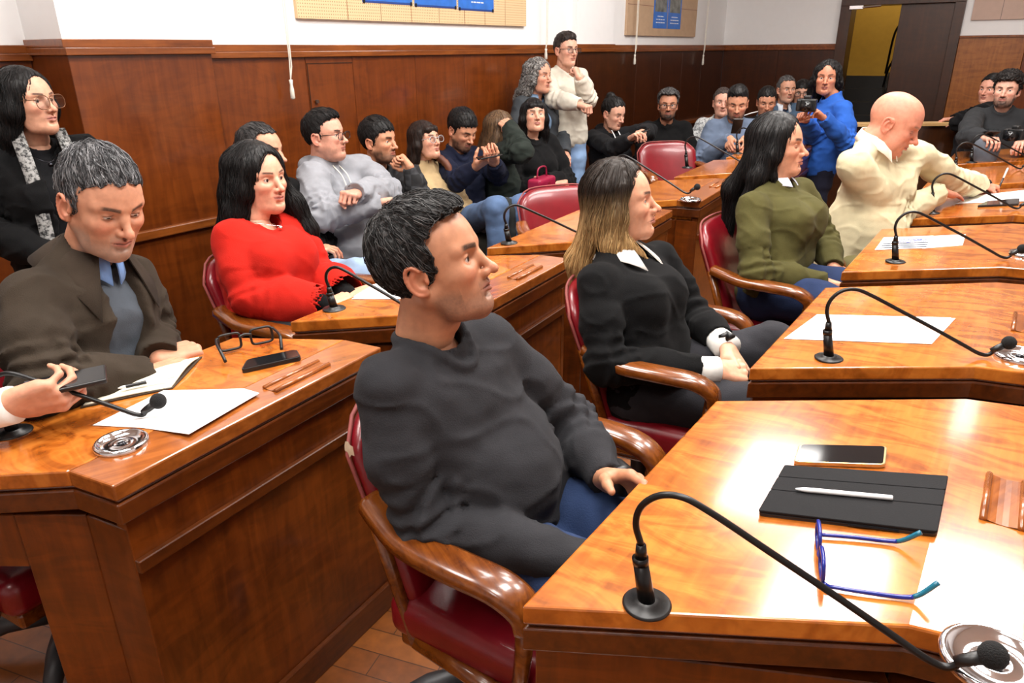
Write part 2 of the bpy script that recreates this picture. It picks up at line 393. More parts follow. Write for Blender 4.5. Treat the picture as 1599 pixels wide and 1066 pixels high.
for i, (a, b) in enumerate(((sA, sB-.01), (sB+.01, sC))):
    p = wall_rect('poster', wall_pt, a, b, 1.70, 2.45, .0105, .0125, M_POSTER)
    tag(p, ('blue poster with grey print, left one on the far board', 'blue poster with grey print, right one on the far board')[i], 'poster', 'posters on the far board')
    wall_rect('grey_picture', wall_pt, a+.03, b-.03, 1.86, 2.4, .0125, .013, M_GREYPRINT, p)
    bm = bmesh.new(); textlines(bm, wall_pt, a+.06, b-.06, 1.82, 3, .03, .0126); obj('printed_text', bm, M_PAPER, p)
sp = float((atplane(1516, 30, (*CORN, 0), (*DN, 0))[:2]-CORN) @ DV)
zp = float(atplane(1540, 31, (*CORN, 0), (*DN, 0))[2])
pb3 = tag(wall_rect('pinboard', door_pt, sp, sp+1.6, zp, 2.7, -.015, .01, plain('pinkish_board', (196, 170, 156), .8, 0, .04)), 'pinkish board on the white wall right of the open door', 'pinboard')
for q in (.27, .62, 1.0): wall_rect('seam', door_pt, sp+q-.002, sp+q+.002, zp, 2.7, .01, .0105, M_GREYPOST, pb3)

# blind cords
for (s, zt, zh, zb, lab) in ((-2.376, 2.9, 1.36, 1.25, 'white blind cord with pull handle hanging nearest, over the timber by the hidden door'), (.264, 2.9, 1.51, 1.42, 'white blind cord hanging behind the standing couple'),
                         (1.93, 2.9, 1.45, 1.35, 'white blind cord under the left end of the far board'), (3.79, 2.9, 1.43, 1.31, 'white blind cord right of the far board')):
    c = empty('blind_cord', (*wall_pt(s, .06), zb)); tag(c, lab, 'cord', 'blind cords along the left wall')
    bm = bmesh.new(); tube(bm, [(0, 0, zt-zb), (.004, .006, (zh-zb)*2), (0, 0, zh-zb)], .0035, 6); tube(bm, [(.02, .01, zt-zb), (.012, 0.004, (zh-zb)*1.6), (0, 0, zh-zb)], .0035, 6); obj('string', bm, M_CORD, c)
    bm = bmesh.new(); h = zh-zb; lathe(bm, [(0, h), (.011, h-.004), (.008, h*.75), (.012, h*.5), (.014, .01), (0, 0)], 10); obj('pull_handle', bm, M_CORD, c, True)
# outline of the flush cupboard door in the panelling
bm = bmesh.new(); slab(bm, wall_pt, -2.204, -2.199, .70, 1.44, 0, .004); slab(bm, wall_pt, -2.204, -1.85, 1.436, 1.44, 0, .004); lathe(bm, [(0, .02), (.012, .016), (.014, 0), (0, 0)], 10, (*wall_pt(-2.16, .01), 1.22))
structure('trim_%d' % (n_trim[0]+1), bm, M_DOOR)

# low balustrade in front of the back rows on the right
bx0, by, bz = 2.55, 6.75, .86
ba = empty('balustrade', (3.8, by, 0)); tag(ba, 'low dark wood balustrade with a pale top rail at the far right', 'balustrade')
bm = bmesh.new(); box(bm, (.35, 0, (bz-.02)/2), (3.2, .05, bz-.02)); obj('panel', bm, M_DOOR, ba, bevel=.003)
bm = bmesh.new(); box(bm, (.35, 0, bz-.005), (3.2, .13, .03)); obj('top_rail', bm, M_PALEWOOD, ba, bevel=.004)
bm = bmesh.new(); box(bm, (.52, -.04, (bz-.03)/2), (.08, .03, bz-.03)); obj('post', bm, M_DOOR, ba, bevel=.003)

# ------------------------------------------------------------------ ceiling lights
def ceiling_light(x, y, sx, sy, e, rz, lab):
    r = empty('ceiling_light', (x, y, CEIL_Z-.06), rz); tag(r, lab, 'ceiling light', 'ceiling light panels')
    bm = bmesh.new(); 
    for q in (-1, 1):
        box(bm, (q*(sx/2+.02), 0, .02), (.04, sy+.08, .08)); box(bm, (0, q*(sy/2+.02), .02), (sx, .04, .08))
    box(bm, (0, 0, .05), (sx, sy, .02)); obj('frame', bm, M_WHITEPL, r)
    l = bpy.data.lights.new('lamp', 'AREA'); l.shape = 'RECTANGLE'; l.size = sx; l.size_y = sy; l.energy = e; l.color = (1., .965, .92)
    o = bpy.data.objects.new('lamp', l); COL.objects.link(o); o.parent = r; o.location = (0, 0, .0)
# ------------------------------------------------------------------ desks
ZS, ZL = .752, .79
T1 = dict(Sn=(0, 0), Kn=(.51, -.085), Ln=(.70, -.16), Lf=(1.16, .51), Kf=(.975, .58), Sf=(.455, .655), zs=ZS, zl=ZL)
T2 = dict(Sn=(-.855, -.57), Kn=(-.472, -.579), Ln=(-.365, -.63), Lf=(0, 0), Kf=(-.105, .055), Sf=(-.43, .14), zs=.775, zl=.80)
DESKS = {}
def desk(key, O, T, label, front):
    O = np.array(O); P = {k: O+np.array(v) for k, v in T.items() if len(k) == 2 and k[0].isupper()}
    c = (P['Sn']+P['Lf'])/2; zs, zl = T['zs'], T['zl']
    L = lambda k: tuple(P[k]-c)
    r = empty('council_desk', (c[0], c[1], 0)); tag(r, label, 'desk', 'curved rows of council desks')
    th = .034
    if front == 1:
        bm = bmesh.new(); T_ = [bm.verts.new((*L(k_), z_)) for k_, z_ in zip(('Sn', 'Kn', 'Ln', 'Lf', 'Kf', 'Sf'), (zs, zl, zl, zl, zl, zs))]; B_ = [bm.verts.new((v.co.x, v.co.y, v.co.z-th)) for v in T_]
        for q in ((0, 1, 4, 5), (1, 2, 3, 4)): bm.faces.new([T_[i_] for i_ in q]); bm.faces.new([B_[i_] for i_ in q[::-1]])
        for i_ in range(6): bm.faces.new((T_[i_], B_[i_], B_[(i_+1) % 6], T_[(i_+1) % 6]))
        obj('desktop', bm, M_TOP, r, bevel=.004)
    else: bm = bmesh.new(); prism(bm, [L('Sn'), L('Kn'), L('Kf'), L('Sf')], [zs-th, zl-th, zl-th, zs-th], [zs, zl, zl, zs]); obj('writing_surface', bm, M_TOP, r, bevel=.004)
    if front == 2: bm = bmesh.new(); prism(bm, [L('Kn'), L('Ln'), L('Lf'), L('Kf')], zl-th, zl); obj('front_ledge', bm, M_LEDGE, r, bevel=.004)
    out = [L(k) for k in ('Sn', 'Kn', 'Ln', 'Lf', 'Kf', 'Sf')]
    zz = np.array([zs, zl, zl, zl, zl, zs])
    bm = bmesh.new(); prism(bm, inset(out, .004), list(zz-th-.006), list(zz-th+.001)); prism(bm, inset(out, .0), list(zz-th-.05), list(zz-th-.007)); obj('edge_moulding', bm, M_EDGE, r, bevel=.004)
    ins = inset(out, .012); Z1 = zs-th-.045
    def panel(name, a, b, z0, z1, t, mat=M_FRONT, o=0):
        a, b = np.array(a), np.array(b); e = (b-a)/np.linalg.norm(b-a); n = np.array([e[1], -e[0]])
        bm = bmesh.new(); prism(bm, [tuple(a+n*o), tuple(b+n*o), tuple(b-n*t), tuple(a-n*t)], z0, z1); return obj(name, bm, mat, r, bevel=.002, seg=1)
    i = dict(zip(('Sn', 'Kn', 'Ln', 'Lf', 'Kf', 'Sf'), [np.array(q) for q in ins]))
    zm = .615
    panel('front_panel', i['Ln'], i['Lf'], 0, Z1+.02, .03)
    panel('panel_moulding', i['Ln'], i['Lf'], zm-.014, zm+.014, .0, M_EDGE, .014)
    panel('skirting', i['Ln'], i['Lf'], 0, .085, .0, M_EDGE, .014)
    f0 = .0 if front == 1 else .62
    for nm, a, k, b in (('n', 'Sn', 'Kn', 'Ln'), ('f', 'Sf', 'Kf', 'Lf')):
        s = i[a]+(i[k]-i[a])*f0
        if nm == 'n': panel('side_panel', s, i[k], 0, Z1, .028); panel('side_panel', i[k], i[b], 0, Z1, .028)
        else: panel('side_panel', i[k], s, 0, Z1, .028); panel('side_panel', i[b], i[k], 0, Z1, .028)
        if f0:
            q = (i[a], s) if nm == 'n' else (s, i[a])
            panel('side_apron', q[0], q[1], zs-.20, Z1, .028)
    nrm = np.cross(np.append(P['Kn']-P['Sn'], zl-zs), np.append(P['Sf']-P['Sn'], 0)); nrm /= np.linalg.norm(nrm)
    DESKS[key] = dict(root=r, P=P, c=c, n=nrm, p0=np.append(P['Sn'], zs), zl=zl, zs=zs)
    return r
def on(key, x, y, h=0.):
    """the point of a desk's writing surface under pixel x, y"""
    d = DESKS[key]; return atplane(x, y, d['p0']+d['n']*h, d['n'])
def onl(key, x, y, h=0.): return atz(x, y, DESKS[key]['zl']+h)
SP = np.array([.5865, .833]); O1 = np.array([.011, .83])
LAB1 = ['large orange-brown desk with tablet and phone in the nearest right corner', 'council desk with blank white sheets in front of the blonde woman', 'council desk with scribbled papers in front of the woman in olive',
        'council desk where the bald man writes', 'council desk just beyond the writing man', 'far council desk with a microphone by the man in cable sweater', 'furthest council desk of the inner row']
for k in range(6): desk('R%d' % (k+1), O1+SP*k, T1, LAB1[k], 1)
O2 = [(-.334, 1.709), (.212, 2.538), (.758, 3.367), (1.304, 4.196), (1.85, 5.025), (2.396, 5.854)]
LAB2 = ['council desk at left with open notebook, black glasses and steel ashtray', 'council desk beside the woman in red', 'council desk between the two men’s heads with a gooseneck microphone, before an empty red chair',
        'council desk with ashtray and pen tray behind the blonde woman’s face', 'far council desk behind the second empty red chair', 'furthest council desk of the outer row, half hidden by long black hair']
LAB2[2] = 'council desk with gooseneck microphone, in front of the larger empty red chair'
LAB2[4] = 'far council desk right of the smaller empty red chair'
for k, o in enumerate(O2): desk('AB C E G I'.replace(' ', '')[k], o, T2, LAB2[k], 2)

def pen_tray(key, c, ang, ln=.16, w=.052):
    d = DESKS[key]; bm = bmesh.new(); e = np.array([math.cos(ang), math.sin(ang)]); q = np.array([-e[1], e[0]]); c = np.array(c[:2])-d['c']; z = d['zl']
    for s in (-1, 1): 
        a, b = c+q*s*w/2-e*ln/2, c+q*s*w/2+e*ln/2; tube(bm, [(*a, z+.003), (*b, z+.003)], .0055, 10)
    n = 6
    for i in range(n):
        u0, u1 = -w/2+w*i/n, -w/2+w*(i+1)/n; f = lambda u: z+.0008+.004*(2*u/w)**2
        V = [bm.verts.new((*(c+q*u+e*l), f(u))) for u, l in ((u0, -ln/2), (u1, -ln/2), (u1, ln/2), (u0, ln/2))]; bm.faces.new(V)
    obj('pen_tray', bm, M_LEDGE, d['root'], True)
def ledge_pt(key, f, s=.5):
    P = DESKS[key]['P']; a = P['Kn']+(P['Kf']-P['Kn'])*f; b = P['Ln']+(P['Lf']-P['Ln'])*f; return a+(b-a)*s
for k in range(1, 7):
    c = onl('R1', 1568, 783)[:2]-O1 if k else 0
    pen_tray('R%d' % k, c+O1+SP*(k-1), math.atan2(.655, .455))
for k in 'ABCEGI': pen_tray(k, ledge_pt(k, .68, .55), math.atan2(.63, .365), .17, .035)

# ------------------------------------------------------------------ ashtrays
def ashtray(key, p, r, lab):
    t = empty('ashtray', (p[0], p[1], DESKS[key]['zl'])); tag(t, lab, 'ashtray', 'steel ashtrays set into the desks')
    bm = bmesh.new(); lathe(bm, [(r*.80, .0015), (r*.84, .009), (r*.93, .011), (r, .007), (r*1.0, .0005)], 40); obj('rim', bm, M_CHROME, t, True)
    bm = bmesh.new(); lathe(bm, [(0, .0025), (r*.25, .0025), (r*.3, .0045), (r*.36, .0025), (r*.72, .002), (r*.84, .009)], 40); obj('bowl', bm, M_CHROME, t, True)
    bm = bmesh.new(); lathe(bm, [(0, .0062), (r*.12, .006), (r*.16, .004), (r*.16, .0025)], 20); obj('centre_boss', bm, M_DARKMETAL, t, True)
ashtray('R1', onl('R1', 1552, 1036), .062, 'round steel ashtray under the nearest microphone head, on the tablet desk')
ashtray('R2', onl('R2', 1592, 557), .058, 'steel ashtray on the desk with blank white sheets')
ashtray('R3', onl('R3', 1604, 398), .058, 'steel ashtray at the frame edge on the desk with scribbled papers')
ashtray('A', onl('A', 190, 694), .049, 'round steel ashtray on the near left desk, below the white sheet')
ashtray('E', onl('E', 1078, 313), .052, 'small steel ashtray on the desk behind the blonde woman’s face')

# ------------------------------------------------------------------ gooseneck microphones
M1B = on('R1', 1010, 944)
_q = onl('R1', 1480, 1040, .012); _dir = _q[:2]-M1B[:2]; MLEN = np.linalg.norm(_dir); _dir = _dir/MLEN; _nn = (_dir[1], -_dir[0], 0)
MPROF = []
for p in ((1001, 850), (993, 818), (1001, 791), (1028, 774), (1065, 776), (1110, 800), (1200, 860), (1300, 927), (1400, 996), (1450, 1030), (1482, 1041), (1508, 1030), (1530, 1005)):
    w = atplane(*p, M1B, _nn); MPROF.append(((w[:2]-M1B[:2]) @ _dir, w[2]-M1B[2]))
def mic(base, ang, lab, sc=1., head=True):
    t = empty('gooseneck_microphone', base, ang); tag(t, lab, 'microphone', 'gooseneck microphones on the desks')
    bm = bmesh.new(); lathe(bm, [(0, .0), (.034, .0), (.035, .003), (.032, .0055), (.019, .0065), (.018, .010), (.0, .010)], 36); obj('base_plate', bm, M_BLACK, t, True)
    a0, z0 = MPROF[0][0]*sc, MPROF[0][1]*sc
    bm = bmesh.new(); h = z0-.012; lean = a0
    tube(bm, [(0, 0, .004), (lean*.9, 0, h*.78)], [.0125, .0105], 16); tube(bm, [(lean*.9, 0, h*.78), (lean, 0, h*.9)], .0115, 16); tube(bm, [(lean*.9, 0, h*.9), (lean, 0, z0)], [.009, .007], 16); obj('stem', bm, M_BLKMETAL, t, True)
    P = spline([(a*sc, 0, z*sc) for a, z in MPROF[:-1]], 6)
    bm = bmesh.new(); tube(bm, P, .0048, 10); obj('gooseneck', bm, M_BLKMETAL, t, True)
    if head:
        e = np.array([MPROF[-2][0]*sc, 0, MPROF[-2][1]*sc]); d = np.array([.8, 0, .55]); d /= np.linalg.norm(d)
        bm = bmesh.new(); tube(bm, [e-d*.012, e, e+d*.02], [.0065, .008, .0085], 12); obj('capsule', bm, M_BLACK, t, True)
        bm = bmesh.new(); bmesh.ops.create_uvsphere(bm, u_segments=20, v_segments=14, radius=.0165, matrix=Matrix.Translation(Vector(e+d*.03))); obj('foam_windshield', bm, M_FOAM, t, True)
A1 = math.atan2(_dir[1], _dir[0])
mic(M1B, A1, 'black gooseneck microphone in the foreground, leaning over the tablet desk')
for key, p, lab in (('R2', (1294, 560), 'black gooseneck microphone over the blank white sheets'), ('R3', (1398, 409), 'black gooseneck microphone over the scribbled papers'),
                    ('R4', (1455, 333), 'black gooseneck microphone in front of the bald man’s forearm'), ('R5', (1492, 270), 'black gooseneck microphone rising behind the bald man’s outstretched arm'),
                    ('R6', (1517, 254), 'black gooseneck microphone on the furthest desk below the man in cable sweater')):
    b = on(key, *p); a = A1
    if key == 'R2':
        q = atz(1545, 553, ZL+.012); a = math.atan2(q[1]-b[1], q[0]-b[0])
    if key == 'R3':
        q = atz(1590, 394, ZL+.03); a = math.atan2(q[1]-b[1], q[0]-b[0])
    if key in ('R4', 'R5', 'R6'): a = A1+.22
    mic(b, a, lab, .98)
bA = on('A', 22, 676); qA = atz(178, 646, .815); aA = math.atan2(qA[1]-bA[1], qA[0]-bA[0])
def mic_to(key, p, q, zq, lab):
    b = on(key, *p); w = atz(*q, zq); v = w[:2]-b[:2]; mic(b, math.atan2(v[1], v[0]), lab, max(.7, min(1.1, np.linalg.norm(v)/MPROF[10][0])))
mic_to('A', (22, 676), (180, 646), .81, 'black gooseneck microphone at the left edge, its foam head over a white sheet')
mic_to('B', (522, 483), (640, 478), .81, 'black gooseneck microphone beside the woman in red')
mic_to('C', (795, 380), (905, 357), .82, 'black gooseneck microphone in front of the larger empty red chair')
mic_to('E', (962, 303), (1076, 299), .82, 'black gooseneck microphone behind the blonde woman’s forehead')
mic_to('G', (1073, 262), (1170, 255), .82, 'black gooseneck microphone right of the smaller empty red chair')
mic_to('I', (1152, 240), (1230, 236), .82, 'black gooseneck microphone in front of the man in grey-blue sweater')

# ------------------------------------------------------------------ things on the desks
def flat(name, pts, t, mat, parent=None, bevel=0, org=None):
    """a thin slab under the four or more world points"""
    P = [np.array(p) for p in pts]; o = np.mean(P, 0) if org is None else org
    n = np.cross(P[1]-P[0], P[2]-P[0]); n /= np.linalg.norm(n); n = n if n[2] > 0 else -n
    bm = bmesh.new(); a = [bm.verts.new(tuple(p-o)) for p in P]; b = [bm.verts.new(tuple(p-o+n*t)) for p in P]
    bm.faces.new(a[::-1]); bm.faces.new(b)
    for i in range(len(P)): bm.faces.new((a[i], a[(i+1) % len(P)], b[(i+1) % len(P)], b[i]))
    ob = obj(name, bm, mat, parent, bevel=bevel)
    if parent is None: ob.location = tuple(o)
    return ob
def sheet(key, px, lab, group='papers on the desks', h=.0012, led=False):
    return tag(flat('paper_sheet', [(onl if led else on)(key, x, y, h) for x, y in px], .0009, M_PAPER), lab, 'paper', group)
sheet('R2', [(1224, 529), (1272, 494), (1492, 497), (1455, 537)], 'blank white sheet on the desk before the blonde woman, lower one of two')
sheet('R2', [(1230, 525), (1276, 491), (1485, 496), (1452, 534)], 'blank white sheet on the desk before the blonde woman, upper one of two', h=.0024)
def scribbles(sh, key, q, rows, blue, h):
    """printed and handwritten lines; q: the sheet's pixel corners"""
    o = np.array(sh.location); A_, B_, C_, D_ = [on(key, x, y, h) for x, y in q]
    f = lambda u, v: (A_*(1-u)+D_*u)*(1-v)+(B_*(1-u)+C_*u)*v-o
    for nm, mt, R in (('printed_lines', M_INK, rows), ('handwriting', M_BLUEINK, blue)):
        bm = bmesh.new()
        for v, u0, u1, w in R:
            if nm[0] == 'p': pts = [f(u0, v), f(u1, v)]
            else: pts = [f(u0+(u1-u0)*i/14, v+RNG.uniform(-.05, .05)) for i in range(15)]
            tube(bm, pts, w, 4)
        obj(nm, bm, mt, sh)
s = sheet('R3', [(1366, 390), (1380, 371), (1458, 368), (1450, 387)], 'printed sheet with blue handwriting on the third desk, left one')
scribbles(s, 'R3', [(1366, 390), (1380, 371), (1458, 368), (1450, 387)], [(v, .08, .95, .0028) for v in (.12, .28, .44)], [(.55, .3, .9, .0022), (.75, .35, .95, .0022), (.65, .5, .8, .0022)], .0026)
s = sheet('R3', [(1440, 388), (1450, 369), (1508, 366), (1503, 383)], 'printed sheet on the third desk, right one under the microphone', h=.0004)
sheet('R4', [(1492, 318), (1519, 306), (1660, 290), (1660, 312)], 'white sheet the bald man is writing on')
sheet('A', [(145, 664), (255, 610), (381, 607), (405, 614), (295, 678), (222, 668)], 'loose white sheet under the microphone head on the near left desk', h=.0014)
sheet('B', [(549, 467), (583, 444), (648, 440), (640, 467)], 'white sheet beside the microphone on the red-dressed woman’s desk')
sheet('B', [(552, 463), (590, 441), (655, 437), (645, 463)], 'white sheet lying on top of another beside the woman in red', h=.003)

def phone(key, px, lab, edge, t=.009, fn=None):
    P = [(fn or on)(key, x, y, t) for x, y in px]; n = DESKS[key]['n'] if fn is None else np.array([0, 0, 1.]); o = np.mean(P, 0)-n*t
    r = empty('smartphone', o); tag(r, lab, 'phone', None)
    bm = bmesh.new(); a = [bm.verts.new(tuple(p-n*(t-.0006)-o)) for p in P]; b = [bm.verts.new(tuple(p-o)) for p in P]
    bm.faces.new(a[::-1]); bm.faces.new(b)
    for i in range(4): bm.faces.new((a[i], a[(i+1) % 4], b[(i+1) % 4], b[i]))
    vert = [e for e in bm.edges if abs((e.verts[0].co-e.verts[1].co).normalized().dot(Vector(n))) > .9]
    bmesh.ops.bevel(bm, geom=vert, offset=.010, segments=5, affect='EDGES', profile=.5)
    obj('case', bm, edge, r, bevel=.0016)
    c = np.mean(P, 0); Q = [c+(p-c)*.94+n*.0002 for p in P]
    bm = bmesh.new(); a = [bm.verts.new(tuple(p-o)) for p in Q]; b = [bm.verts.new(tuple(p+n*.0006-o)) for p in Q]
    bm.faces.new(a[::-1]); bm.faces.new(b)
    for i in range(4): bm.faces.new((a[i], a[(i+1) % 4], b[(i+1) % 4], b[i]))
    vert = [e for e in bm.edges if abs((e.verts[0].co-e.verts[1].co).normalized().dot(Vector(n))) > .9]
    bmesh.ops.bevel(bm, geom=vert, offset=.008, segments=5, affect='EDGES', profile=.5)
    obj('screen', bm, M_SCREEN, r); return r
phone('R1', [(1239, 720), (1248, 693), (1386, 696), (1383, 725)], 'smartphone with gold edge lying above the tablet', M_GOLD)
phone('A', [(376, 577), (385, 561), (463, 545), (470, 556)], 'dark phone lying beside the black glasses on the left desk', M_BLACK, .012)
phone('R4', [(1526, 321), (1540, 314), (1592, 309), (1591, 318)], 'dark phone beside the sheet the bald man writes on', M_BLACK, .009)
# tablet with folded cover, pencil
TP = [(1184, 796), (1225, 725), (1481, 742), (1464, 829)]
P = [on('R1', x, y, .012) for x, y in TP]; n1 = DESKS['R1']['n']; o = np.mean(P, 0)-n1*.012
tb = empty('tablet', o); tag(tb, 'tablet in a black folding cover, a white stylus lying on it', 'tablet')
def rslab(name, P, t, mat, rad, par, bev, o, n):
    bm = bmesh.new(); a = [bm.verts.new(tuple(p-n*t-o)) for p in P]; b = [bm.verts.new(tuple(p-o)) for p in P]
    bm.faces.new(a[::-1]); bm.faces.new(b)
    for i in range(4): bm.faces.new((a[i], a[(i+1) % 4], b[(i+1) % 4], b[i]))
    vert = [e for e in bm.edges if abs((e.verts[0].co-e.verts[1].co).normalized().dot(Vector(n))) > .9]
    bmesh.ops.bevel(bm, geom=vert, offset=rad, segments=4, affect='EDGES', profile=.5); return obj(name, bm, mat, par, bevel=bev)
rslab('back_shell', [p-n1*.005 for p in P], .0066, M_BLACK, .008, tb, .0015, o, n1)
f = lambda u, v: (P[0]*(1-u)+P[3]*u)*(1-v)+(P[1]*(1-u)+P[2]*u)*v
for v0, v1 in ((0, .43), (.438, .72), (.728, 1)): rslab('cover_panel', [f(0, v0), f(0, v1), f(1, v1), f(1, v0)], .0046, M_TABLET, .004, tb, .0014, o, n1)
bm = bmesh.new(); e0, e1 = f(.52, .0)-n1*.008, f(.8, .0)-n1*.008; tube(bm, [e0-o, e1-o], .002, 6); obj('side_buttons', bm, M_DARKMETAL, tb)
a, b = on('R1', 1242, 763, .0166), on('R1', 1394, 777, .0166); c = (a+b)/2
bm = bmesh.new(); d = (b-a); tube(bm, [a-c, a-c+d*.03, a-c+d*.10, b-c-d*.01, b-c], [.0012, .0025, .0043, .0043, .0036], 12)
tag(obj('stylus', bm, M_WHITEPL, None, True), 'white stylus pen lying on the black tablet cover', 'stylus').location = tuple(c)
# eyeglasses: flat set of spectacles; local x = temple direction, y across, z up
def lens_outline(w, h, n=20, p=3.2):
    return [(math.copysign(abs(math.cos(a))**(2/p), math.cos(a))*w/2, math.copysign(abs(math.sin(a))**(2/p), math.sin(a))*h/2) for a in [2*PI*i/n for i in range(n)]]
def glasses_parts(root, frame, temple, tr, W=.136, lw=.052, lh=.036, rr=.0022, tl=.135, tipz=-.03, tips=None, tw=0, zl=0, flipped=1, only=None, hz=None, rim_mat=None, p=3.2):
    """adds rims+bridge, temples and lenses to root; the front stands at x=0, temples run along +x. tr: transform to root space"""
    cy = W/2-lw/2-.004; bm = bmesh.new(); O = lens_outline(lw, lh, 24, p)
    for s in (-1, 1): tube(bm, [tr((-.002, s*cy+y, zl+z)) for y, z in O+O[:2]], rr, 6)
    hz = lh*.28 if hz is None else hz
    tube(bm, spline([tr((0, -cy+lw/2-.003, zl+lh*.2)), tr((-.003, 0, zl+lh*.27)), tr((0, cy-lw/2+.003, zl+lh*.2))], 5), rr*1.1, 6)
    for s in (-1, 1): tube(bm, [tr((-.002, s*(cy+lw/2-.002), zl+hz)), tr((.004, s*(W/2+.001), zl+hz))], rr*1.2, 6)
    obj('rims', bm, rim_mat or frame, root, True)
    for s in (-1, 1):
        P = spline([tr((.003, s*W/2, zl+hz)), tr((tl*.35, s*(W/2+.003), zl+hz)), tr((tl*.7, s*(W/2+.003), zl+hz)), tr((tl*.84, s*(W/2+.001), zl+hz+tipz*.2)), tr((tl, s*(W/2-.004), zl+hz+tipz))], 5)
        R_ = [rr*.9+rr*.35*i/len(P) for i in range(len(P))]; k_ = int(len(P)*.62) if temple is not frame else len(P)-1
        bm = bmesh.new(); tube(bm, P[:k_+1], R_[:k_+1], 6); tp = obj('temple', bm, frame, root, True)
        if temple is not frame: bm = bmesh.new(); tube(bm, P[k_:], R_[k_:], 6); obj('temple_tip', bm, temple, tp, True)
        bm = bmesh.new(); V = [bm.verts.new(tr((-.002, s*cy+y*.98, zl+z*.98))) for y, z in O]; bm.faces.new(V); 
        g = bmesh.ops.extrude_face_region(bm, geom=bm.faces[:]); 
        dv = Vector(tr((.0012, 0, 0)))-Vector(tr((0, 0, 0)))
        bmesh.ops.translate(bm, verts=[q for q in g['geom'] if isinstance(q, bmesh.types.BMVert)], vec=dv); obj('lens', bm, M_GLASS, root)
def desk_glasses(key, h0, h1, t0, frame, temple, lab, flip, lean=0., **kw):
    """h0,h1: pixels of the two hinges; t0: pixel of the tip of the first temple"""
    a, b, c = on(key, *h0, .004), on(key, *h1, .004), on(key, *t0, .004); m = (a+b)/2
    y = (a-b)/np.linalg.norm(a-b); x = c-a; n = DESKS[key]['n']; x = x-n*(x @ n); x = x-y*(x @ y); x /= np.linalg.norm(x); z = np.cross(x, y)
    if z @ n < 0: z = -z
    r = empty('eyeglasses', m-n*.004); tag(r, lab, 'glasses')
    s = -1 if flip else 1
    def tr(p):
        q = x*(p[0]*math.cos(lean)-p[2]*math.sin(lean)*s*0)+y*p[1]+z*(p[2]*s)+n*.004
        return tuple(q)
    glasses_parts(r, frame, temple, tr, W=np.linalg.norm(a-b), **kw); return r
_a, _b, _c = on('R1', 1277, 836), on('R1', 1287, 916), on('R1', 1446, 838)
desk_glasses('R1', (1277, 836), (1287, 916), (1446, 838), M_BLUEFRAME, M_TEAL, 'blue eyeglasses with teal temple tips upside down below the tablet', True, lw=.050, lh=.036, rr=.0032, tl=.142, tipz=-.026, zl=-.018, hz=.016)
desk_glasses('A', (342, 552), (430, 533), (358, 570), M_BLACK, M_BLACK, 'black-framed eyeglasses standing open on the near left desk', False, lw=.054, lh=.042, rr=.0034, tl=.11, tipz=-.028, zl=.024, hz=.014, p=5.)

# open notebook with a pen
NB = [(131, 636), (168, 598), (181, 590), (312, 560), (289, 585), (268, 607)]
P = [on('A', x, y, 0) for x, y in NB]; o = np.mean(P, 0); n2 = DESKS['A']['n']
nb = empty('notebook', o); tag(nb, 'open notebook with cream pages in front of the man in brown jacket', 'notebook')
c = np.mean(P, 0)
bm = bmesh.new(); a = [bm.verts.new(tuple(c+(p-c)*1.05+n2*.0012-o)) for p in P]; b = [bm.verts.new(tuple(c+(p-c)*1.05+n2*.004-o)) for p in P]
bm.faces.new(a[::-1]); bm.faces.new(b); [bm.faces.new((a[i], a[(i+1) % 6], b[(i+1) % 6], b[i])) for i in range(6)]; obj('cover', bm, M_BROWNFELT, nb)
def grid(fn, nu, nv, t, n):
    bm = bmesh.new(); V = [[bm.verts.new(tuple(fn(i/nu, j/nv))) for j in range(nv+1)] for i in range(nu+1)]; W = [[bm.verts.new(tuple(fn(i/nu, j/nv)-n*t)) for j in range(nv+1)] for i in range(nu+1)]
    for i in range(nu):
        for j in range(nv): bm.faces.new((V[i][j], V[i+1][j], V[i+1][j+1], V[i][j+1])); bm.faces.new((W[i][j], W[i][j+1], W[i+1][j+1], W[i+1][j]))
    for i in range(nu): bm.faces.new((V[i][0], W[i][0], W[i+1][0], V[i+1][0])); bm.faces.new((V[i][nv], V[i+1][nv], W[i+1][nv], W[i][nv]))
    for j in range(nv): bm.faces.new((V[0][j], V[0][j+1], W[0][j+1], W[0][j])); bm.faces.new((V[nu][j], W[nu][j], W[nu][j+1], V[nu][j+1]))
    return bm
e = lambda x, y: on('A', x, y, 0)
def page(u, v):
    a_, b_ = (e(131, 636)*(1-v)+e(179, 592)*v), (e(268, 607)*(1-v)+e(312, 560)*v)
    return a_*(1-u)+b_*u+n2*(.006+.012*math.sin(PI*v)**1.0*(.35+.65*v)+.003*math.sin(PI*u))-o
obj('page_block', grid(page, 10, 10, .0035, n2), M_CREAMPAPER, nb, True)
a, b = on('A', 184, 606, .021), on('A', 272, 587, .021); c = (a+b)/2
bm = bmesh.new(); tube(bm, [a-c, a-c+(b-a)*.08, b-c], [.001, .0035, .0035], 10); pn = tag(obj('pen', bm, M_WHITEPL, None, True), 'slim white pen with dark grip lying on the open notebook', 'pen'); pn.location = tuple(c)
bm = bmesh.new(); tube(bm, [a-c+(b-a)*.14, a-c+(b-a)*.5], .0043, 10); obj('grip', bm, M_BLACK, pn)

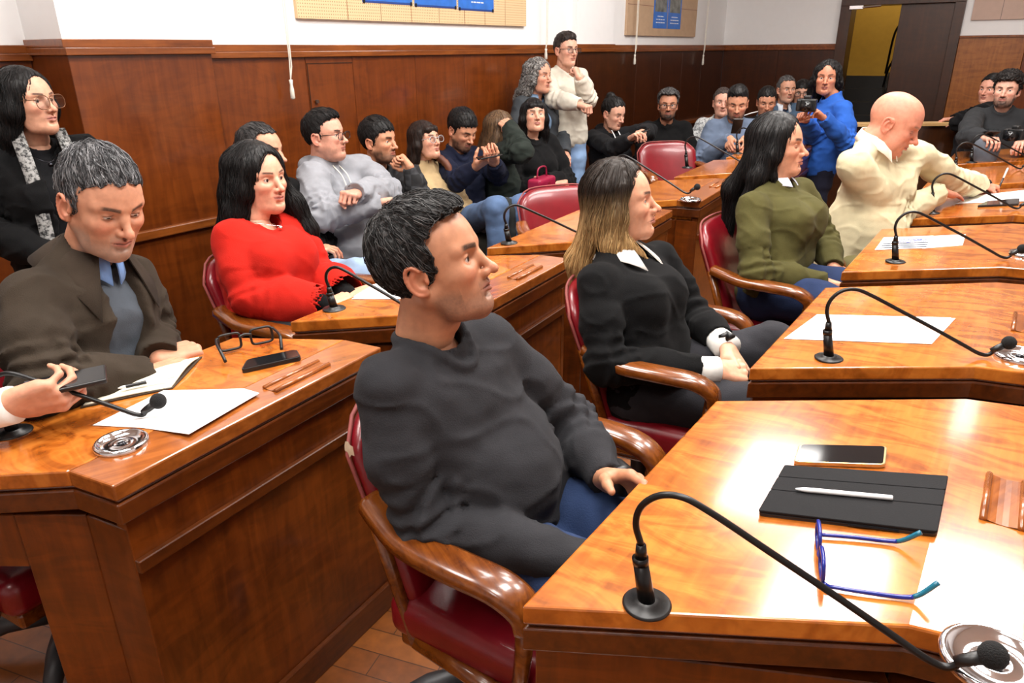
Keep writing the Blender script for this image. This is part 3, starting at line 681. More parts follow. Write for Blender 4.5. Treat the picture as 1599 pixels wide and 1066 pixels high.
# ------------------------------------------------------------------ chairs
def curved_slab(w, z0, z1, t, curve, lean, nx=12, nz=8, top_r=.05):
    """a padded back: x forward, curved in plan, rounded outline"""
    V = []; F = []; bm = bmesh.new(); G = {}
    for side in (0, 1):
        for i in range(nx+1):
            for j in range(nz+1):
                u, v = i/nx*2-1, j/nz
                ed = min(1, (1-abs(u))*6)*min(1, (1-v)*6)*min(1, v*6+.3)
                y = u*w/2*(1-.06*(v > .99)); z = z0+(z1-z0)*v-(abs(u)**6)*top_r*(v**6)
                x = curve*(1-math.cos(u*1.0))*1.6-math.sin(lean)*(z-z0)
                x += (t*.5 if side else -t*.5)*(.45+.55*math.sqrt(max(ed, 0)))
                G[side, i, j] = bm.verts.new((x, y, z))
    for i in range(nx):
        for j in range(nz):
            bm.faces.new([G[1, i, j], G[1, i+1, j], G[1, i+1, j+1], G[1, i, j+1]]); bm.faces.new([G[0, i, j], G[0, i, j+1], G[0, i+1, j+1], G[0, i+1, j]])
    for i in range(nx):
        bm.faces.new([G[0, i, 0], G[0, i+1, 0], G[1, i+1, 0], G[1, i, 0]]); bm.faces.new([G[0, i, nz], G[1, i, nz], G[1, i+1, nz], G[0, i+1, nz]])
    for j in range(nz):
        bm.faces.new([G[0, 0, j], G[1, 0, j], G[1, 0, j+1], G[0, 0, j+1]]); bm.faces.new([G[0, nx, j], G[0, nx, j+1], G[1, nx, j+1], G[1, nx, j]])
    edge = [tuple((np.array(G[0, i, j].co)+np.array(G[1, i, j].co))/2-np.array([t*.18, 0, 0])) for i, j in [(0, j) for j in range(3, nz+1)]+[(i, nz) for i in range(1, nx+1)]+[(nx, j) for j in range(nz-1, 2, -1)]]
    return bm, edge
def make_chair(label):
    t = empty('swivel_armchair'); tag(t, label, 'chair', 'red leather council chairs')
    bm = bmesh.new(); box(bm, (.10, 0, .425), (.40, .50, .10))
    o = obj('seat', bm, M_LEATHER, t, True, bevel=.035, seg=5)
    bm, edge = curved_slab(.47, .45, .84, .07, .05, .40)
    bmesh.ops.translate(bm, verts=bm.verts, vec=(-.075, 0, 0)); b = obj('backrest', bm, M_LEATHER, t, True)
    b.modifiers.new('sub', 'SUBSURF').levels = 1; b.modifiers['sub'].render_levels = 1
    bm = bmesh.new(); tube(bm, [(x-.075, y*1.005, z+.002) for x, y, z in edge], .0045, 6); obj('piping', bm, M_PIPING, b, True)
    for s in (-1, 1):
        bm = bmesh.new()
        P = spline([(-.125, s*.238, .685), (-.07, s*.258, .678), (.01, s*.280, .668), (.12, s*.288, .668), (.21, s*.284, .662), (.258, s*.28, .636), (.268, s*.278, .60)], 5)
        n = len(P); W = [.030+.006*math.sin(PI*i/n) for i in range(n)]
        rings = []
        for i, p in enumerate(P):
            tt = P[min(i+1, n-1)]-P[max(i-1, 0)]; tt /= np.linalg.norm(tt); up = np.cross(tt, [0, 1, 0]); up = up if up[2] > 0 or i > n-8 else -up
            up = np.array([-tt[2], 0, tt[0]]); h = .017
            rings.append([bm.verts.new(tuple(p+np.array([0, a*W[i], 0])+up*b_*h)) for a, b_ in ((-1, -.6), (-1, .6), (-.7, 1), (.7, 1), (1, .6), (1, -.6), (.7, -1), (-.7, -1))])
        for i in range(n-1):
            for k in range(8): bm.faces.new((rings[i][k], rings[i][(k+1) % 8], rings[i+1][(k+1) % 8], rings[i+1][k]))
        bm.faces.new(rings[0][::-1]); bm.faces.new(rings[-1]); obj('armrest', bm, M_ARM, t, True)
        bm = bmesh.new(); tube(bm, [(.262, s*.278, .62), (.25, s*.272, .50), (.23, s*.262, .37)], [.022, .019, .017], 8, .7); tube(bm, [(.24, s*.262, .385), (-.02, s*.24, .385)], .02, 6); tube(bm, [(-.13, s*.236, .68), (-.03, s*.236, .38)], .016, 6); obj('arm_support', bm, M_ARM, t, True)
    bm = bmesh.new(); box(bm, (.10, 0, .36), (.36, .46, .04)); obj('seat_frame', bm, M_ARM, t, bevel=.008)
    bm = bmesh.new(); lathe(bm, [(.0, .34), (.035, .34), (.03, .16), (.05, .12), (.05, .08), (0, .08)], 18); obj('column', bm, M_GREYBASE, t, True)
    for k in range(4):
        a = PI/4+k*PI/2; bm = bmesh.new(); c, s = math.cos(a), math.sin(a)
        tube(bm, [(c*.03, s*.03, .105), (c*.16, s*.16, .095), (c*.25, s*.25, .06)], [.032, .028, .022], 8); lg = obj('leg', bm, M_GREYBASE, t, True)
        bm = bmesh.new(); tube(bm, [(c*.25-s*.012, s*.25+c*.012, .026), (c*.25+s*.012, s*.25-c*.012, .026)], .026, 14); obj('caster', bm, M_BLACK, lg, True)
    return t
CH = [((-.047, 1.329), -.58, 'red leather chair with wooden arms under the man in grey sweater'), ((.43, 2.124), -.46, 'red leather chair with wooden arms under the blonde woman'),
      ((1.035, 2.895), -.6, 'red leather chair with wooden arms under the woman in olive sweater'), ((1.375, 3.465), -.61, 'red leather chair under the bald man in cream sweater'),
      ((-.79, 2.50), -.40, 'red leather chair under the woman in red'), ((-1.20, 1.56), -.5, 'leather chair under the man in brown jacket, hidden by the desk'),
      (tuple(atd(873, 314, 3.75)[:2]+np.array([.07, -.15])), -1.15, 'empty red chair in front of the dark-haired woman with a crimson bag'), (tuple(atd(1043, 256, 5.5)[:2]+np.array([.03, -.12])), -1.35, 'empty red chair in front of the bearded man in black')]
ch0 = None
for (x, y), rz, lab in CH:
    if ch0 is None: ch = ch0 = make_chair(lab)
    else: ch = copy_tree(ch0); ch['label'] = lab
    ch.location = (x, y, 0); ch.rotation_euler = (0, 0, rz)
# bare patch where the leather has worn through on the nearest backrest
bk = [c for c in ch0.children if c.name.startswith('backrest')][0]
bm = bmesh.new()
def star(cx, cz, r, yy, n=11):
    V = [bm.verts.new((cx+.0, yy, cz))]; R = []
    for i in range(n): a = 2*PI*i/n; q = r*RNG.uniform(.55, 1.1); R.append(bm.verts.new((cx+math.cos(a)*q*.7, yy+.001, cz+math.sin(a)*q)))
    for i in range(n): bm.faces.new((V[0], R[i], R[(i+1) % n]))
star(-.168, .785, .02, -.237)
tag(obj('worn_patch', bm, M_WORN, bk), 'pale bare patch in the worn red leather')
# ------------------------------------------------------------------ sculpting: signed distance fields -> meshes
def nrm(v): v = np.asarray(v, float); return v/(np.linalg.norm(v)+1e-12)
_perm = np.random.default_rng(3).permutation(512).astype(np.int64)
_grad = np.random.default_rng(4).normal(size=(512, 3)); _grad /= np.linalg.norm(_grad, axis=1)[:, None]
def pnoise(P):
    i = np.floor(P).astype(np.int64); f = P-i; u = f*f*f*(f*(f*6-15)+10); r = 0
    for dx in (0, 1):
        for dy in (0, 1):
            for dz in (0, 1):
                h = _perm[(_perm[(_perm[(i[:, 0]+dx) & 511]+i[:, 1]+dy) & 511]+i[:, 2]+dz) & 511]
                g = _grad[h]; d = g[:, 0]*(f[:, 0]-dx)+g[:, 1]*(f[:, 1]-dy)+g[:, 2]*(f[:, 2]-dz)
                w = (u[:, 0] if dx else 1-u[:, 0])*(u[:, 1] if dy else 1-u[:, 1])*(u[:, 2] if dz else 1-u[:, 2]); r = r+w*d
    return r*1.6
class SDF:
    def __init__(s, lo, hi, h):
        s.lo = np.array(lo, float); s.h = h; s.n = np.maximum(4, np.ceil((np.array(hi)-s.lo)/h).astype(int)+1)
        s.ax = [(s.lo[i]+h*np.arange(s.n[i])).astype(np.float32) for i in range(3)]
        s.D = np.full(tuple(s.n), 1., np.float32)
    def _sl(s, lo, hi, pad):
        a = np.clip(np.floor((np.array(lo)-pad-s.lo)/s.h).astype(int), 0, s.n); b = np.clip(np.ceil((np.array(hi)+pad-s.lo)/s.h).astype(int)+1, 0, s.n)
        return tuple(slice(a[i], b[i]) for i in range(3))
    def P(s, sl): return s.ax[0][sl[0]][:, None, None], s.ax[1][sl[1]][None, :, None], s.ax[2][sl[2]][None, None, :]
    def op(s, fn, lo, hi, k=.02, mode='u'):
        sl = s._sl(lo, hi, k+2*s.h)
        if any(q.stop <= q.start for q in sl): return s
        d = fn(*s.P(sl)).astype(np.float32); D = s.D[sl]
        if mode == 's': d = -d
        if k > 1e-6:
            hh = np.maximum(k-np.abs(D-d), 0)/k; q = hh*hh*k*.25
        else: q = 0
        s.D[sl] = np.minimum(D, d)-q if mode == 'u' else np.maximum(D, d)+q
        return s
    def cone(s, a, b, ra, rb, k=.02, mode='u', n=None, sq=1.):
        a = np.asarray(a, float); b = np.asarray(b, float); ab = b-a; L2 = max(ab @ ab, 1e-10); R = max(ra, rb)*max(1, sq)
        if n is not None: n = nrm(n)
        def fn(X, Y, Z):
            x, y, z = X-a[0], Y-a[1], Z-a[2]
            t = np.clip((x*ab[0]+y*ab[1]+z*ab[2])/L2, 0, 1)
            x = x-t*ab[0]; y = y-t*ab[1]; z = z-t*ab[2]
            if n is not None:
                q = (x*n[0]+y*n[1]+z*n[2])*(1/sq-1); x = x+q*n[0]; y = y+q*n[1]; z = z+q*n[2]
            d = np.sqrt(x*x+y*y+z*z)-(ra+(rb-ra)*t)
            return d*min(1, sq) if n is not None else d
        return s.op(fn, np.minimum(a, b)-R, np.maximum(a, b)+R, k, mode)
    def chain(s, pts, r, k=.02, mode='u', **kw):
        for i in range(len(pts)-1): s.cone(pts[i], pts[i+1], r[i], r[i+1], k, mode, **kw)
        return s
    def ell(s, c, r, k=.02, mode='u', M=None):
        c = np.asarray(c, float); r = np.asarray(r, float); R = max(r)
        def fn(X, Y, Z):
            x, y, z = X-c[0], Y-c[1], Z-c[2]
            if M is not None: x, y, z = [x*M[0, i]+y*M[1, i]+z*M[2, i] for i in range(3)]
            k0 = np.sqrt((x/r[0])**2+(y/r[1])**2+(z/r[2])**2); k1 = np.sqrt((x/r[0]**2)**2+(y/r[1]**2)**2+(z/r[2]**2)**2)
            return k0*(k0-1)/np.maximum(k1, 1e-6)
        return s.op(fn, c-R, c+R, k, mode)
    def plane(s, p, n, k=.004):
        """cut away the side the normal points to"""
        p = np.asarray(p, float); n = nrm(n); d = [(s.ax[i]-p[i])*n[i] for i in range(3)]
        d = d[0][:, None, None]+d[1][None, :, None]+d[2][None, None, :]
        if k > 0: hh = np.maximum(k-np.abs(s.D-d), 0)/k; s.D = (np.maximum(s.D, d)+hh*hh*k*.25).astype(np.float32)
        else: s.D = np.maximum(s.D, d).astype(np.float32)
        return s
    def disp(s, fn, band=.03):
        m = np.abs(s.D) < band; I = np.argwhere(m); s.D[m] += fn(s.lo+I*s.h).astype(np.float32); return s
    def mesh(s):
        D = s.D.copy(); 
        for a in range(3):
            D[tuple(0 if i == a else slice(None) for i in range(3))] = np.maximum(D[tuple(0 if i == a else slice(None) for i in range(3))], 1e-4)
            D[tuple(-1 if i == a else slice(None) for i in range(3))] = np.maximum(D[tuple(-1 if i == a else slice(None) for i in range(3))], 1e-4)
        S = (D < 0); c = np.zeros(np.array(S.shape)-1, np.uint8); offs = [(i, j, k) for i in (0, 1) for j in (0, 1) for k in (0, 1)]
        sh = S.shape
        for o in offs: c += S[o[0]:sh[0]-1+o[0], o[1]:sh[1]-1+o[1], o[2]:sh[2]-1+o[2]]
        cells = np.argwhere((c > 0) & (c < 8))
        if len(cells) == 0: return np.zeros((0, 3)), np.zeros((0, 4), int)
        idm = np.full(c.shape, -1, np.int32); idm[tuple(cells.T)] = np.arange(len(cells))
        v = np.stack([D[tuple((cells+o).T)] for o in offs], 1); acc = np.zeros((len(cells), 3)); cnt = np.zeros(len(cells))
        for i in range(8):
            for j in range(i+1, 8):
                oi, oj = np.array(offs[i]), np.array(offs[j])
                if np.abs(oi-oj).sum() != 1: continue
                cr = (v[:, i] < 0) != (v[:, j] < 0); t = v[:, i]/(v[:, i]-v[:, j]+1e-20)
                acc[cr] += (oi+t[:, None]*(oj-oi))[cr]; cnt += cr
        V = s.lo+(cells+acc/cnt[:, None])*s.h; Q = []
        for a in range(3):
            b, d = (a+1) % 3, (a+2) % 3
            s0 = [slice(None)]*3; s1 = [slice(None)]*3; s0[a] = slice(0, -1); s1[a] = slice(1, None)
            A = S[tuple(s0)]; B = S[tuple(s1)]; e = np.argwhere(A != B)
            e = e[(e[:, b] > 0) & (e[:, d] > 0) & (e[:, b] < sh[b]-1) & (e[:, d] < sh[d]-1)]
            if len(e) == 0: continue
            def cid(ob, od): q = e.copy(); q[:, b] -= ob; q[:, d] -= od; return idm[tuple(q.T)]
            q = np.stack([cid(1, 1), cid(0, 1), cid(0, 0), cid(1, 0)], 1)
            fl = ~A[tuple(e.T)]; q[fl] = q[fl][:, ::-1]; Q.append(q)
        Q = np.concatenate(Q); return V, Q[(Q >= 0).all(1)]
    def sample(s, P):
        """value and gradient at points (nearest lattice, central differences of the trilinear field)"""
        def val(p):
            g = np.clip((p-s.lo)/s.h, 0, np.array(s.n)-1.001); i = np.floor(g).astype(int); f = g-i; r = 0
            for dx in (0, 1):
                for dy in (0, 1):
                    for dz in (0, 1): r = r+s.D[i[:, 0]+dx, i[:, 1]+dy, i[:, 2]+dz]*(f[:, 0] if dx else 1-f[:, 0])*(f[:, 1] if dy else 1-f[:, 1])*(f[:, 2] if dz else 1-f[:, 2])
            return r
        e = s.h; G = np.stack([val(P+np.eye(3)[a]*e)-val(P-np.eye(3)[a]*e) for a in range(3)], 1)
        return val(P), G/(np.linalg.norm(G, axis=1)[:, None]+1e-9)
def sm(x, a, b):
    t = np.clip((x-a)/(b-a), 0, 1); return t*t*(3-2*t)
def frame(yaw, pitch=0, roll=0):
    """columns: forward, left, up"""
    f = np.array([math.cos(yaw)*math.cos(pitch), math.sin(yaw)*math.cos(pitch), math.sin(pitch)])
    l = np.array([-math.sin(yaw), math.cos(yaw), 0.]); u = np.cross(f, l)
    l2 = l*math.cos(roll)+u*math.sin(roll); u2 = u*math.cos(roll)-l*math.sin(roll)
    return np.stack([f, l2, u2], 1)

# ------------------------------------------------------------------ the head (local: x forward, y left, z up, metres, eyes at z=0)
HD = dict(jaw=1., nose=1., fem=0., fat=0., beard=0., stub=0., skin=(205, 150, 122), lips=(176, 104, 92), brow=(40, 28, 22), bw=.0045, eye=(50, 32, 22), closed=0., look=0., lookz=0., smile=0., chin=0., nosedrop=0.)
def build_head(p, h, neck_local, near):
    g = SDF((-.13, -.115, -.24), (.14, .115, .14), h); f = p['fem']; fat = p['fat']; J = p['jaw']; N = p['nose']
    g.ell((-.014, 0, .030), (.098, .075, .088), .01)
    g.ell((.030, 0, .018), (.058, .066, .080), .03)                                       # forehead and mid face
    g.cone((.030, 0, -.035), (.054, 0, -.080), .056, .036, .03, n=(0, 1, 0), sq=1.02*J)      # muzzle to jaw
    for s in (-1, 1):
        g.chain([(-.006, s*.052*J, -.052+.006*f), (.032, s*.037*J, -.088), (.066, s*.010, -.102+.006*f)], [.019+.004*fat, .018+.003*fat, .017], .028)
        g.ell((.056, s*.040, -.024), (.026, .024, .020), .02)                             # cheekbone
        g.ell((.040, s*.038, -.052), (.028, .022, .030), .02)
        if fat: g.ell((.042, s*.042, -.058), (.030, .026, .030)*np.array(1+.12*fat), .02)
        g.cone((.081, s*.014, .023-.001*f), (.062, s*.050, .024), .0105-.003*f, .009, .014)  # brow ridge
    g.ell((.067+p['chin'], 0, -.096), (.020, .022, .017), .016)
    if fat: g.ell((.034, 0, -.100), (.040, .044, .024)*np.array(1+.15*fat), .02)
    for s in (-1, 1): g.ell((.0885, s*.034, .003), (.0165, .021, .0135), .012, 's')        # eye sockets
    # nose
    nl = .030*N; nd = p['nosedrop']
    g.chain([(.079, 0, .014), (.090, 0, -.004), (.083+nl*.82, 0, -.026-nd)], [.0085, .0085, .0092], .010)
    g.ell((.083+nl, 0, -.033-nd), (.0105, .0108-.001*f, .0095), .008)
    for s in (-1, 1): g.ell((.090+nl*.22, s*.0125, -.0355-nd*.6), (.0115, .0075, .0082), .007)
    for s in (-1, 1): g.ell((.094+nl*.35, s*.0062, -.0415-nd), (.006, .0034, .004), .003, 's')
    # mouth
    g.ell((.064, 0, -.060), (.031, .030, .024), .018)
    sm_ = p['smile']
    for s in (-1, 1):
        g.cone((.0935, s*.004, -.0575), (.0815, s*.0235, -.0625+.005*sm_), .0058+.0012*f, .0032, .006)
        g.cone((.0920, 0, -.0690), (.0805, s*.0215, -.0635+.005*sm_), .0068+.0012*f, .0034, .006)
        g.cone((.1005, 0, -.0632), (.0835, s*.0245, -.0632+.006*sm_), .0016, .0012, .004, 's')
    g.ell((.093, 0, -.0495), (.006, .0035, .008), .006, 's')                                # philtrum
    g.cone((.0905, -.012, -.0795), (.0905, .012, -.0795), .0045, .0045, .01, 's')           # under the lower lip
    # lids over the eyeballs
    for s in (-1, 1):
        c = np.array([.0675, s*.0325, .002]); op = .0064*(1-p['closed'])
        def lid(X, Y, Z, c=c, s=s):
            d = np.sqrt((X-c[0])**2+(Y-c[1])**2+(Z-c[2])**2)-.0152
            w = op-((Y-c[1])/.0125)**2*op*.9
            return np.maximum(d, w-np.abs(Z-c[2]+.0012-.0006*0)) if op > .0008 else d
        g.op(lid, c-.016, c+.016, .003)
    # ears
    for s in (-1, 1):
        M = frame(0, 0, 0); a = .30; c_, s_ = math.cos(a), math.sin(a)
        M = np.array([[c_, 0, -s_], [0, 1, 0], [s_, 0, c_]]).T
        g.ell((-.012, s*.079, -.010), (.0195, .0085, .031), .006, M=M)
        g.ell((-.006, s*.088, -.008), (.0125, .0085, .022), .003, 's', M=M)
        hx = [(-.010+.0185*math.cos(q)*c_-.030*math.sin(q)*s_*1, s*(.0835+.003*math.cos(q*1.)*0), -.010+.030*math.sin(q)*c_+.0185*math.cos(q)*s_) for q in np.linspace(-2.4, 1.2, 12)[::-1]]
        g.chain([(a-.002, b, z) for a, b, z in [(-.012-.0175*math.cos(q)*c_-.029*math.sin(q)*s_, s*.0845, -.010+.029*math.sin(q)*c_-.0175*math.cos(q)*s_) for q in np.linspace(-1.3, 2.6, 13)]], [.0036]*13, .003)
        g.chain([(-.010-.010*math.cos(q)*c_-.017*math.sin(q)*s_, s*.0815, -.012+.017*math.sin(q)*c_-.010*math.cos(q)*s_) for q in np.linspace(-1.2, 1.6, 8)], [.0032]*8, .003)
        g.ell((-.001, s*.0825, -.018), (.008, .006, .008), .003, 's')
        g.ell((.004, s*.079, -.014), (.004, .005, .006), .004)
        g.ell((-.006, s*.0775, -.036), (.008, .006, .009), .006)
    # neck
    rn = .052-.008*f+.006*fat
    g.cone((-.022, 0, -.045), neck_local, rn, rn+.006, .022)
    g.cone((.000, 0, -.085), np.array(neck_local)+[.012, 0, .0], rn*.72, rn*.74, .025)
    if not f: g.ell((.020+neck_local[0]*.3, 0, -.125), (.012, .010, .014), .016)
    if p['beard'] > .45: g.ell((.056, 0, -.092), (.036, .040, .026), .02)
    V, Q = g.mesh()
    x, y, z = V.T; ay = np.abs(y)
    C = np.tile(np.array(lin(p['skin'])), (len(V), 1))
    def blend(col, w):
        nonlocal C; C = C*(1-w[:, None])+np.array(lin(col))[None]*w[:, None]
    red = tuple(min(255, int(a*b)) for a, b in zip(p['skin'], (1.0, .80, .78)))
    blend(red, .5*np.exp(-(((x-.075)/.03)**2+((ay-.042)/.02)**2+((z+.028)/.018)**2)))
    blend(red, .6*np.exp(-(((x-.112)/.012)**2+(y/.014)**2+((z+.034)/.012)**2)))
    blend(red, .5*sm(ay, .076, .086)*(x < .02))
    hz = p['skin']; dark = tuple(int(a*.35+b*.65) for a, b in zip(hz, p['brow']))
    nz = pnoise(V*260)*.5+.5; nz2 = pnoise(V*70)*.5+.5
    jaw = sm(-z, .036, .062)*sm(x, -.012, .012)*sm(z, -.135, -.112)
    jaw = jaw*(1-.85*np.exp(-((z+.045)/.028)**2)*(ay > .028)*(x > .055))
    must = np.exp(-((z+.0485)/.0058)**2)*np.exp(-(ay/.026)**4)*(x > .07)
    bm_ = np.clip(np.maximum(jaw, must), 0, 1)*(1-np.exp(-(((z+.063)/.0075)**2+(y/.026)**2))*(x > .07))
    if p['stub']: blend(tuple(int(a*.4+b*.6) for a, b in zip(hz, p.get('stubcol', p['brow']))), p['stub']*bm_*(.55+.45*nz))
    if p['beard']: blend(p.get('beardcol', p['brow']), np.clip(p['beard']*1.15*bm_*(.75+.3*nz2), 0, 1))
    blend(p['lips'], .85*np.exp(-(((z+.0632-.004*sm_*(ay/.02))/.0085)**2)**2)*np.exp(-(ay/.0235)**6)*(x > .076)*sm(x, .074, .084))
    blend((70, 30, 26), .8*np.exp(-((z+.0632-.006*sm_*(ay/.0245)**2)/.0016)**2)*(ay < .023)*(x > .076))
    arch = .0205+.0050*np.sin(np.clip((ay-.012)/.040, 0, 1)*PI*.62)+.003*f
    bw = p['bw']; blend(p['brow'], np.clip(1.25*np.exp(-((z-arch)/bw)**4), 0, 1)*sm(ay, .010, .016)*(1-sm(ay, .044, .054))*(x > .04)*(.75+.25*nz))
    ed = np.exp(-((z-.0045+.035*(ay-.0325)**2*12)/.0022)**2)*np.exp(-((ay-.0325)/.0135)**6)*(x > .06)
    blend((36, 22, 18), ed*(.75 if near else .9))
    if p['closed'] > .5: blend((36, 22, 18), .9*np.exp(-((z+.0035)/.0016)**2)*np.exp(-((ay-.0325)/.013)**6)*(x > .06))
    if p.get('bald'):
        blend(red, .25*sm(z, .05, .1))
    return V, Q, C, g
def eye_mesh(c, look, lookz, iris, r=.0131, n=18):
    V = []; C = []; F = []
    d = nrm((math.cos(look), math.sin(look), lookz)); u = nrm(np.cross((0, 0, 1), d)); w = np.cross(d, u)
    ths = [0, .12, .2, .21, .3, .42, .46, .7, 1.1, 1.6, 2.3, PI]
    for t in ths:
        for k in range(n):
            a = 2*PI*k/n; V.append(c+r*(d*math.cos(t)+(u*math.cos(a)+w*math.sin(a))*math.sin(t)))
            C.append((.004, .004, .004) if t <= .2 else (lin(iris) if t <= .42 else lin((205, 196, 190))))
    for i in range(len(ths)-1):
        for k in range(n): F.append((i*n+k, (i+1)*n+k, (i+1)*n+(k+1) % n, i*n+(k+1) % n))
    return np.array(V), np.array(F), np.array(C)

# ------------------------------------------------------------------ hair
def strands(g, seeds, crown, down, L, steps, r, pal, rng, wav=0., off=.0015, back=0.):
    """3-sided tapered tubes combed along the hair volume"""
    p = seeds.copy(); path = [p.copy()]; n = len(p); ph = rng.uniform(0, 6.28, n); LL = L*rng.uniform(.6, 1.15, n)
    dev = rng.normal(0, .22, (n, 3)); o = off+rng.uniform(-.002, .003, n)
    for i in range(steps):
        D, G = g.sample(p)
        f = nrm_rows(p-crown)*1.+np.array([-back, 0, -down])+dev
        f = f-G*np.sum(f*G, 1)[:, None]; f = nrm_rows(f)
        if wav: f = nrm_rows(f+np.cross(G, f)*(wav*np.sin(ph+i*1.1))[:, None])
        p = p+f*((LL/steps)*(np.abs(D) < .012))[:, None]; D, G = g.sample(p); p = p-G*(np.clip(D-o, -.01, .01))[:, None]; path.append(p.copy())
    path = np.stack(path, 1); T = np.gradient(path, axis=1); T /= np.linalg.norm(T, axis=2)[..., None]+1e-9
    U = np.cross(T, rng.normal(size=(n, 1, 3))); U /= np.linalg.norm(U, axis=2)[..., None]+1e-9; W = np.cross(T, U)
    R = r*np.sin(np.linspace(.25, PI*.97, steps+1))[None, :, None]*rng.uniform(.6, 1.2, (n, 1, 1))
    ring = np.stack([path+(U*math.cos(a)+W*math.sin(a))*R for a in (0, 2.094, 4.189)], 2)
    V = ring.reshape(-1, 3); b = (np.arange(n)[:, None]*(steps+1)+np.arange(steps)[None]).reshape(-1)*3
    F = np.concatenate([np.stack([b+k, b+(k+1) % 3, b+3+(k+1) % 3, b+3+k], 1) for k in range(3)])
    return V, F, path
def nrm_rows(a): return a/(np.linalg.norm(a, axis=1)[:, None]+1e-9)
HAIRLINE = ([-.10, -.05, -.034, -.028, .0, .036, .058, .073, .086, .096, .14], [-.055, -.045, -.034, .010, .020, .022, .030, .052, .076, .16, .2])
def build_hair(p, h, near, rng):
    st = p['style']; pal = [np.array(lin(c)) for c in p['hair']]; L = p.get('len', .25)
    g = SDF((-.29 if st in ('long', 'bob') else -.20, -.19, -.16-(L+.08 if st in ('long', 'bob') else .02)), (.155, .19, .19), h)
    top = p.get('top', .014); side = p.get('side', .007); fw = p.get('forward', 0.)
    g.ell((-.016, 0, .030+top*.45), (.100+side, .0755+side, .090+top*.7), .01)
    if st in ('short', 'quiff', 'curly', 'bun'):
        if st == 'quiff': g.ell((.018, 0, .098), (.062, .058, .022+top*.6), .03)
        if st == 'curly': g.ell((.0, 0, .085), (.095, .080, .05), .04)
        hl = np.array(HAIRLINE[1]); hz = np.array(HAIRLINE[0]); rec = p.get('recede', 0.)
        a = p.get('fringe', 0.)
        def mask(X, Y, Z):
            xm = np.interp(Z-(-a*.022)+.0035*np.sin(Y*170+X*40)+.0025*np.sin(Y*410+1.), hz, hl).astype(np.float32)
            xm = xm-rec*.05*np.exp(-((np.abs(Y)-.045)/.02)**2)*(Z > .03)-rec*.02*(Z > .05)
            return np.maximum((X-xm)*.7, -(Z+.088-.02*(np.abs(Y) > .05)))
        sl = tuple(slice(None) for _ in range(3)); X, Y, Z = g.P(sl); d = mask(X, Y, Z).astype(np.float32)
        kk = .008; hh = np.maximum(kk-np.abs(g.D-d), 0)/kk; g.D = np.maximum(g.D, d)+hh*hh*kk*.25
        for s in (-1, 1): g.ell((-.010, s*.089, -.012), (.021, .018, .032), .006, 's')
        if p.get('side_cut'): 
            for s in (-1, 1): g.ell((.0, s*.1, -.03), (.09, .022, .06), .01, 's')
        if st == 'bun': g.ell(p.get('bunpos', (-.07, 0, .115)), (.040, .038, .036), .01)
        crown = np.array(p.get('crown', (-.075, .0, .10))); down = .35; SL = p.get('sl', .05)
    else:
        sp = p.get('spread', .0); fl = p.get('flow', -.07)
        zb = -L
        vol = p.get('vol', 1.)
        for s in (-1, 1):
            fx, fy = p.get('L' if s > 0 else 'R', (-.065, .0)); bx = min(fl, fx+.01) if fx < 0 else fl
            g.chain([(.012, s*.060, .050), (-.004, s*.080, -.03), (-.012+fx*.55, s*(.086+fy*.6), -.11), (-.012+fx, s*(.088+fy), max(zb, -.21)), (-.012+fx*1.1, s*(.086+fy), zb)], np.array([.030, .032, .033, .028, .016])*vol, .03)
            g.chain([(-.05, s*.045, .05), (-.070, s*.055, -.05), (-.075+fl, s*.062, -.17), (-.075+fl*1.15, s*.060, zb)], np.array([.045, .044, .034, .018])*vol, .03)
        g.chain([(-.07, 0, .04), (-.088, 0, -.06), (-.09+fl, 0, -.17), (-.09+fl*1.15, 0, zb-.01)], np.array([.05, .044, .034, .018])*vol, .03)
        wf = p.get('face', 1.)
        rx = p.get('rx', .090); g.ell((.105, 0, -.020), (rx, .064*wf, .122), .010, 's'); g.ell((.075, 0, -.13), (.085, .055*wf, .11), .02, 's')
        for s, q in p.get('locks', ()): g.chain([(-.004, s*.082, .0), (-.006, s*.088, -.07)]+[tuple(np.array(v)*(1, s, 1)) for v in q], [.016, .017]+list(np.linspace(.015, .006, len(q))), .012)
        if p.get('bangs'): g.cone((.070, -.036, .064), (.070, .036, .064), .022, .022, .012); g.cone((.0775, -.034, .050), (.0775, .034, .050), .0095, .0095, .01)
        if p.get('part') is not None: g.cone((.09, p['part'], .112+top), (-.04, p['part']*.6, .135+top), .005, .004, .008, 's')
        crown = np.array((.0 if p.get('part') is None else .02, p.get('part') or 0., .17)); down = 1.2; SL = p.get('sl', .16)
    fr = np.array(p.get('nf', (55, 130, 45) if st != 'curly' else (75, 75, 75))); am = p.get('na', .010 if st == 'curly' else (.0022 if st in ('long', 'bob') else .003))
    if st in ('long', 'bob'): fr = np.array(p.get('nf', (70, 90, 9)))
    g.disp(lambda P: am*pnoise(P*fr)+am*.5*pnoise(P*fr*2.1), .02)
    V, Q = g.mesh()
    if len(V) == 0: return V, Q, V
    def colour(P, r_):
        t = r_
        if p.get('tips'):
            w = sm(-P[:, 2], -p['tips'][0], -p['tips'][1])[:, None] if False else np.clip((p['tips'][0]-P[:, 2])/(p['tips'][0]-p['tips'][1]), 0, 1)[:, None]
            base = pal[0][None]*(1-w)+pal[1][None]*w; alt = pal[0][None]*(1-w)+pal[2][None]*w
            return base*(1-t[:, None])+alt*t[:, None]
        i = np.clip((t*len(pal)).astype(int), 0, len(pal)-1); return np.array(pal)[i]
    C = colour(V, np.clip(.5+.5*pnoise(V*fr*1.3), 0, .999))*.8
    ns = p.get('ns', 0)
